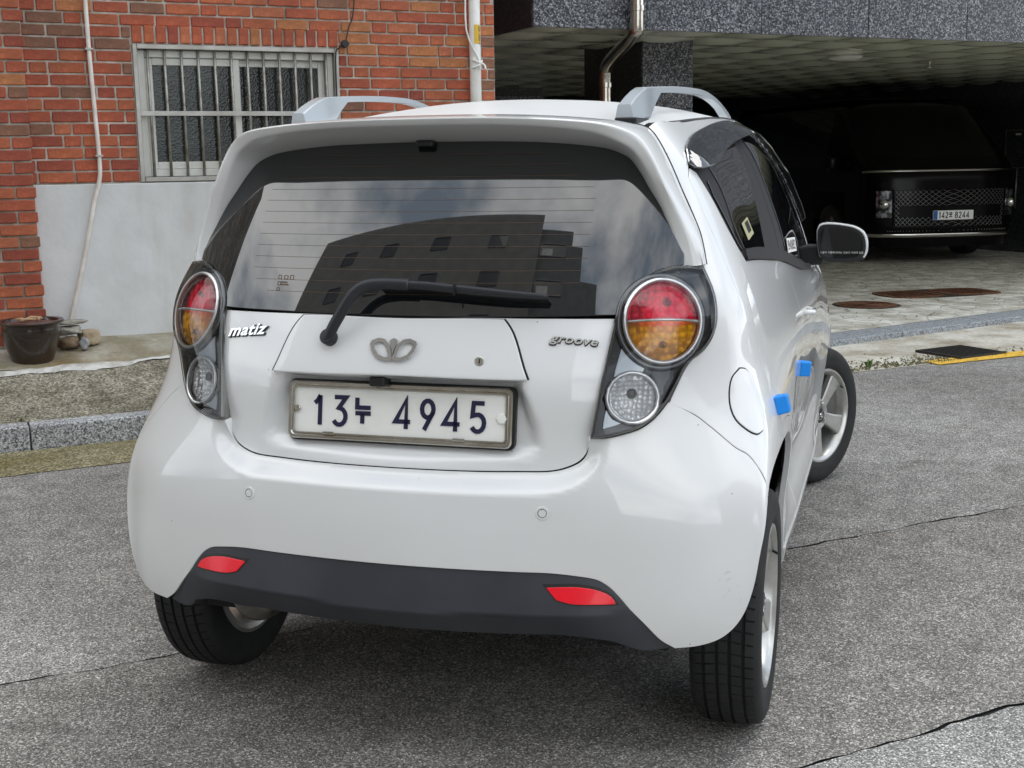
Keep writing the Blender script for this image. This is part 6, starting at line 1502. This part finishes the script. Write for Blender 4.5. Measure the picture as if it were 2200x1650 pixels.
for x0, x1, y0, y1 in ((.42, .58, -.33, .40), (-.58, -.42, -.33, .40), (.42, .55, 1.98, 2.75), (-.55, -.42, 1.98, 2.75)):
    bm = bmesh.new(); bx(bm, x0, x1, y0, y1, .28, .70); bm_obj('wheel_well', bm, M['underbody'], car)
bm = bmesh.new(); tube(bm, [(-.6, 0, .27), (.6, 0, .27)], .035, 12); bx(bm, -.55, .55, .08, .2, .24, .29, .01); bm_obj('rear_axle', bm, M['underbody'], car)

# ---- blue foam guards stuck on the door edges
def guard(label, u, v, w, h, d):
    p = S(u, v)[0]; n = Vector(normals(S, [u], [v])[0]); ya = Vector((0, 0, 1)); ya = (ya - n * n.dot(ya)).normalized(); xa = ya.cross(n)
    o = bpy.data.objects.new('door_guard', None); COL.objects.link(o); tag(o, label, 'door guard', 'blue foam door guards')
    o.matrix_world = Matrix(((xa.x, ya.x, n.x, p[0]), (xa.y, ya.y, n.y, p[1]), (xa.z, ya.z, n.z, p[2]), (0, 0, 0, 1)))
    bm = bmesh.new(); vs = bx(bm, -w / 2, w / 2, -h / 2, h / 2, -.002, d, .004, 2)
    for v_ in bm.verts:
        if v_.co.z > d * .5: v_.co.x *= .72; v_.co.y *= .97
    bm_obj('block', bm, M['blue'], o)
guard('blue foam guard on the rear edge of the rear door, nearer us', 6.15, 5.10, .044, .043, .028)
guard('blue foam guard on the rear edge of the front door, farther forward', 8.02, 4.75, .042, .043, .028)

# ================================================================== the black van in the bay
M['van_black'] = mat('van_black_paint', (.003, .003, .0035), .2, 0, .0, spec=.14)
M['van_gloss'] = mat('van_gloss_trim', (.004, .004, .005), .22, spec=.14)
M['van_chrome'] = mat('van_satin_chrome', (.55, .53, .50), .18, 1.0)
M['lamp_cell'] = mat('headlamp_cell', (.13, .13, .14), .12, .8, 1.0, noise=[(16, 2, (.3, .3, .3), (3.2, 3.2, 3.3), .46, .58)])
M['plate_fresh'] = mat('plate_fresh_white', (.93, .93, .93), .5)
M['van_lattice'] = mat('van_lattice', (.16, .16, .165), .2, .9)
M['eu_blue'] = mat('plate_blue', (.02, .13, .45), .4)
van = street('black_van', 'large black van with a chrome light bar parked nose out in the dark bay', 'van', 10.0, 8.62, .045, R_(-15))
def vfront(z): return float(np.interp(z, [.2, .45, .85, 1.05, 1.16, 1.32, 1.9, 1.99], [.05, 0, .0, .02, .06, .24, .95, 1.35]))
def vhalf(z): return float(np.interp(z, [.2, .4, .9, 1.2, 1.9, 1.99], [.93, .985, .998, .99, .84, .72]))
def vpt(k, z):
    """k from -1 (our left) to 1 round the nose"""
    a = k * math.pi / 2; w = vhalf(z); x = w * math.copysign(abs(math.sin(a)) ** (2 / 2.7), a); y = vfront(z) + .50 * (1 - max(0, math.cos(a)) ** (2 / 2.7)) + .02
    return (x, y, z)
def vgrid(name, m, k0, k1, z0, z1, nk=24, nz=6, off=0.0, par=van):
    V, F = [], []
    for j in range(nz + 1):
        for i in range(nk + 1):
            k = k0 + (k1 - k0) * i / nk; z = z0 + (z1 - z0) * j / nz; x, y, zz = vpt(k, z); V.append((x * (1 + off * .5), y - off, zz))
    for j in range(nz):
        for i in range(nk): F.append((j * (nk + 1) + i, j * (nk + 1) + i + 1, (j + 1) * (nk + 1) + i + 1, (j + 1) * (nk + 1) + i))
    return mesh_obj(name, V, F, m, par, True)
vgrid('front_body', M['van_black'], -1, 1, .2, 1.24, 48, 24)
vgrid('windscreen', M['van_gloss'], -.93, .93, 1.25, 1.97, 32, 14, .004)
vgrid('pillar_panel', M['van_black'], -1, 1, 1.24, 1.99, 40, 14)
for sg in (-1, 1):
    V, F = [], []; ys = [.44, .75, .86, 1.05, 1.3, 1.55, 1.74, 1.85, 2.5, 3.5, 5.2]; zs = np.linspace(.2, 1.99, 12)
    for y in ys:
        for z in zs: V.append((sg * vhalf(z), max(y, vfront(z) + .44) if z > 1.2 else y, z))
    for i in range(len(ys) - 1):
        for j in range(11):
            if .8 < ys[i] < 1.75 and zs[j] < .74: continue
            F.append((i * 12 + j, (i + 1) * 12 + j, (i + 1) * 12 + j + 1, i * 12 + j + 1))
    mesh_obj('side_body', V, F, M['van_black'], van, True)
    V = [(sg * (vhalf(z) + .004), y, z) for y in (1.5, 2.6, 3.8, 5.0) for z in (1.15, 1.4, 1.65, 1.88)]
    mesh_obj('side_window', V, [(i * 4 + j, (i + 1) * 4 + j, (i + 1) * 4 + j + 1, i * 4 + j + 1) for i in range(3) for j in range(3)], M['glass_dark'], van, True)
bm = bmesh.new(); bx(bm, -.80, .80, 1.3, 5.2, 1.985, 2.02, .02, 2); bm_obj('roof', bm, M['van_black'], van)
bm = bmesh.new(); bx(bm, -.9, .9, .5, 5.2, .18, .3); bm_obj('floor_pan', bm, M['underbody'], van)
V, F = [], []
n = 48
for i in range(n + 1):
    k = -.90 + 1.80 * i / n
    for dz, off in ((-.012, .004), (-.010, .012), (.010, .012), (.012, .004)):
        x, y, z = vpt(k, 1.115 + dz - .018 * abs(k) ** 3); V.append((x, y - off, z))
for i in range(n):
    for j in range(3): F.append((i * 4 + j, (i + 1) * 4 + j, (i + 1) * 4 + j + 1, i * 4 + j + 1))
mesh_obj('light_bar', V, F, M['van_chrome'], van, True)
# grille: dark backing and diamond lattice
vgrid('grille_backing', M['van_gloss'], -.44, .44, .44, .90, 24, 6, .004)
bm = bmesh.new()
def kx(k, z, off): x, y, zz = vpt(k, z); return Vector((x, y - off, zz))
nd = 20
for i in range(-10, nd + 10):
    for sgn in (1, -1):
        pts = []
        for q in range(25):
            z = .45 + .44 * q / 24; k = -.44 + (i + (q / 24) * 8 * sgn) / nd * .88
            if -.44 <= k <= .44: pts.append(kx(k, z, .014))
        if len(pts) > 2: tube(bm, pts, .0055, 5, squash=.8)
gl = bm_obj('grille_lattice', bm, M['van_lattice'], van, True); tag(gl, kind='stuff')
vgrid('badge_panel', M['van_gloss'], -.38, .38, .565, .70, 16, 2, .022)
for sg in (-1, 1):
    hl = bpy.data.objects.new('headlamp', None); COL.objects.link(hl); hl.parent = van
    k0, k1 = sorted((sg * .45, sg * .67))
    vgrid('housing', M['van_gloss'], k0, k1, .46, .90, 8, 4, .010, hl)
    vgrid('lens', M['lamp_cell'], k0 + .012, k1 - .012, .56, .88, 6, 3, .014, hl)
    vgrid('lower_cell', M['van_gloss'], k0 + .012, k1 - .012, .49, .55, 6, 3, .014, hl)
    V, F = [], []
    c = kx((k0 + k1) / 2, .72, .03); bm = bmesh.new(); bmesh.ops.create_icosphere(bm, subdivisions=2, radius=.062, matrix=Matrix.Translation(c)); bm_obj('projector', bm, M['chrome'], hl, True)
    bm = bmesh.new(); loop = [kx(k0, .47, .018), kx(k0, .89, .018), kx(k1, .89, .018), kx(k1, .47, .018), kx(k0, .47, .018)]
    for a, b in zip(loop, loop[1:]): tube(bm, [a, b], .007, 6)
    bm_obj('bezel', bm, M['van_gloss'], hl, True)
    vgrid('upper_strip', M['van_gloss'], min(sg * .35, sg * .66), max(sg * .35, sg * .66), .915, .985, 10, 2, .012)
V, F = [], []
for i in range(41):
    k = -.86 + 1.72 * i / 40
    for dz, off in ((-.022, .004), (.0, .016), (.018, .006)):
        x, y, z = vpt(k, .345 + dz); V.append((x, y - off, z))
for i in range(40):
    for j in range(2): F.append((i * 3 + j, (i + 1) * 3 + j, (i + 1) * 3 + j + 1, i * 3 + j + 1))
mesh_obj('bumper_trim', V, F, M['van_chrome'], van, True)
bm = bmesh.new()
for k in range(-18, 19):
    p = kx(k * .028, .40, .008); bmesh.ops.create_icosphere(bm, subdivisions=1, radius=.006, matrix=Matrix.Translation(p))
tag(bm_obj('chrome_studs', bm, M['van_chrome'], van, True), kind='stuff')
np_ = bpy.data.objects.new('number_plate', None); COL.objects.link(np_); np_.parent = van
np_.matrix_local = Matrix.Translation((0, -.012, .585)) @ Matrix.Rotation(R_(90), 4, 'X')
bm = bmesh.new(); prism(bm, rrect(.52, .11, .008), -.01, .0); bm_obj('plate', bm, M['plate_fresh'], np_)
bm = bmesh.new(); prism(bm, [(-.257, -.052), (-.205, -.052), (-.205, .052), (-.257, .052)], .0004, .0012); bm_obj('blue_band', bm, M['eu_blue'], np_)
x = -.190; pen = .0105
for key, w_, y0, y1 in (('1', .032, -.04, .04), ('4', .046, -.04, .04), ('2', .044, -.04, .04), ('mo', .05, -.03, .034), (None, .018, 0, 0), ('8', .046, -.04, .04), ('2', .044, -.04, .04), ('4', .046, -.04, .04), ('4', .046, -.04, .04)):
    if key:
        bm = bmesh.new(); letters(bm, [(key, x + pen / 2, y0 + pen / 2, w_ - pen * 1.15, y1 - y0 - pen)], pen, 0, .0016, I4); bm_obj('character', bm, M['seam'], np_)
    x += w_ + .0035
for sg in (-1, 1):
    for y in (1.32, 4.2):
        vw = bpy.data.objects.new('wheel', None); COL.objects.link(vw); vw.parent = van; vw.location = (sg * .90, y, .34)
        bm = bmesh.new(); lathe(bm, [(.22, -.09), (.30, -.10), (.335, -.085), (.34, -.05), (.34, .05), (.335, .085), (.30, .10), (.22, .09)], 40, RX); bm_obj('tyre', bm, M['rubber'], vw, True, 40)
        bm = bmesh.new(); lathe(bm, [(.225, .07), (.21, .075), (.20, .04), (.05, .03), (.045, .06), (0, .06)], 40, RX)
        rm = bm_obj('rim', bm, M['alloy_dark'], vw, True, 40); rm.rotation_euler = (0, 0, 0 if sg > 0 else math.pi)
        bm = bmesh.new()
        for k in range(5):
            bx(bm, .04, .072, .05, .20, -.032, .032, .004, mtx=Matrix.Rotation(2 * math.pi * k / 5, 4, 'X'))
        sp_ = bm_obj('spokes', bm, M['alloy'], vw); sp_.rotation_euler = (0, 0, 0 if sg > 0 else math.pi)
for sg in (-1, 1):
    bm = bmesh.new(); bx(bm, min(sg * 1.0, sg * 1.16), max(sg * 1.0, sg * 1.16), .95, 1.07, 1.12, 1.30, .03, 3); bm_obj('wing_mirror', bm, M['van_black'], van, True, 40)
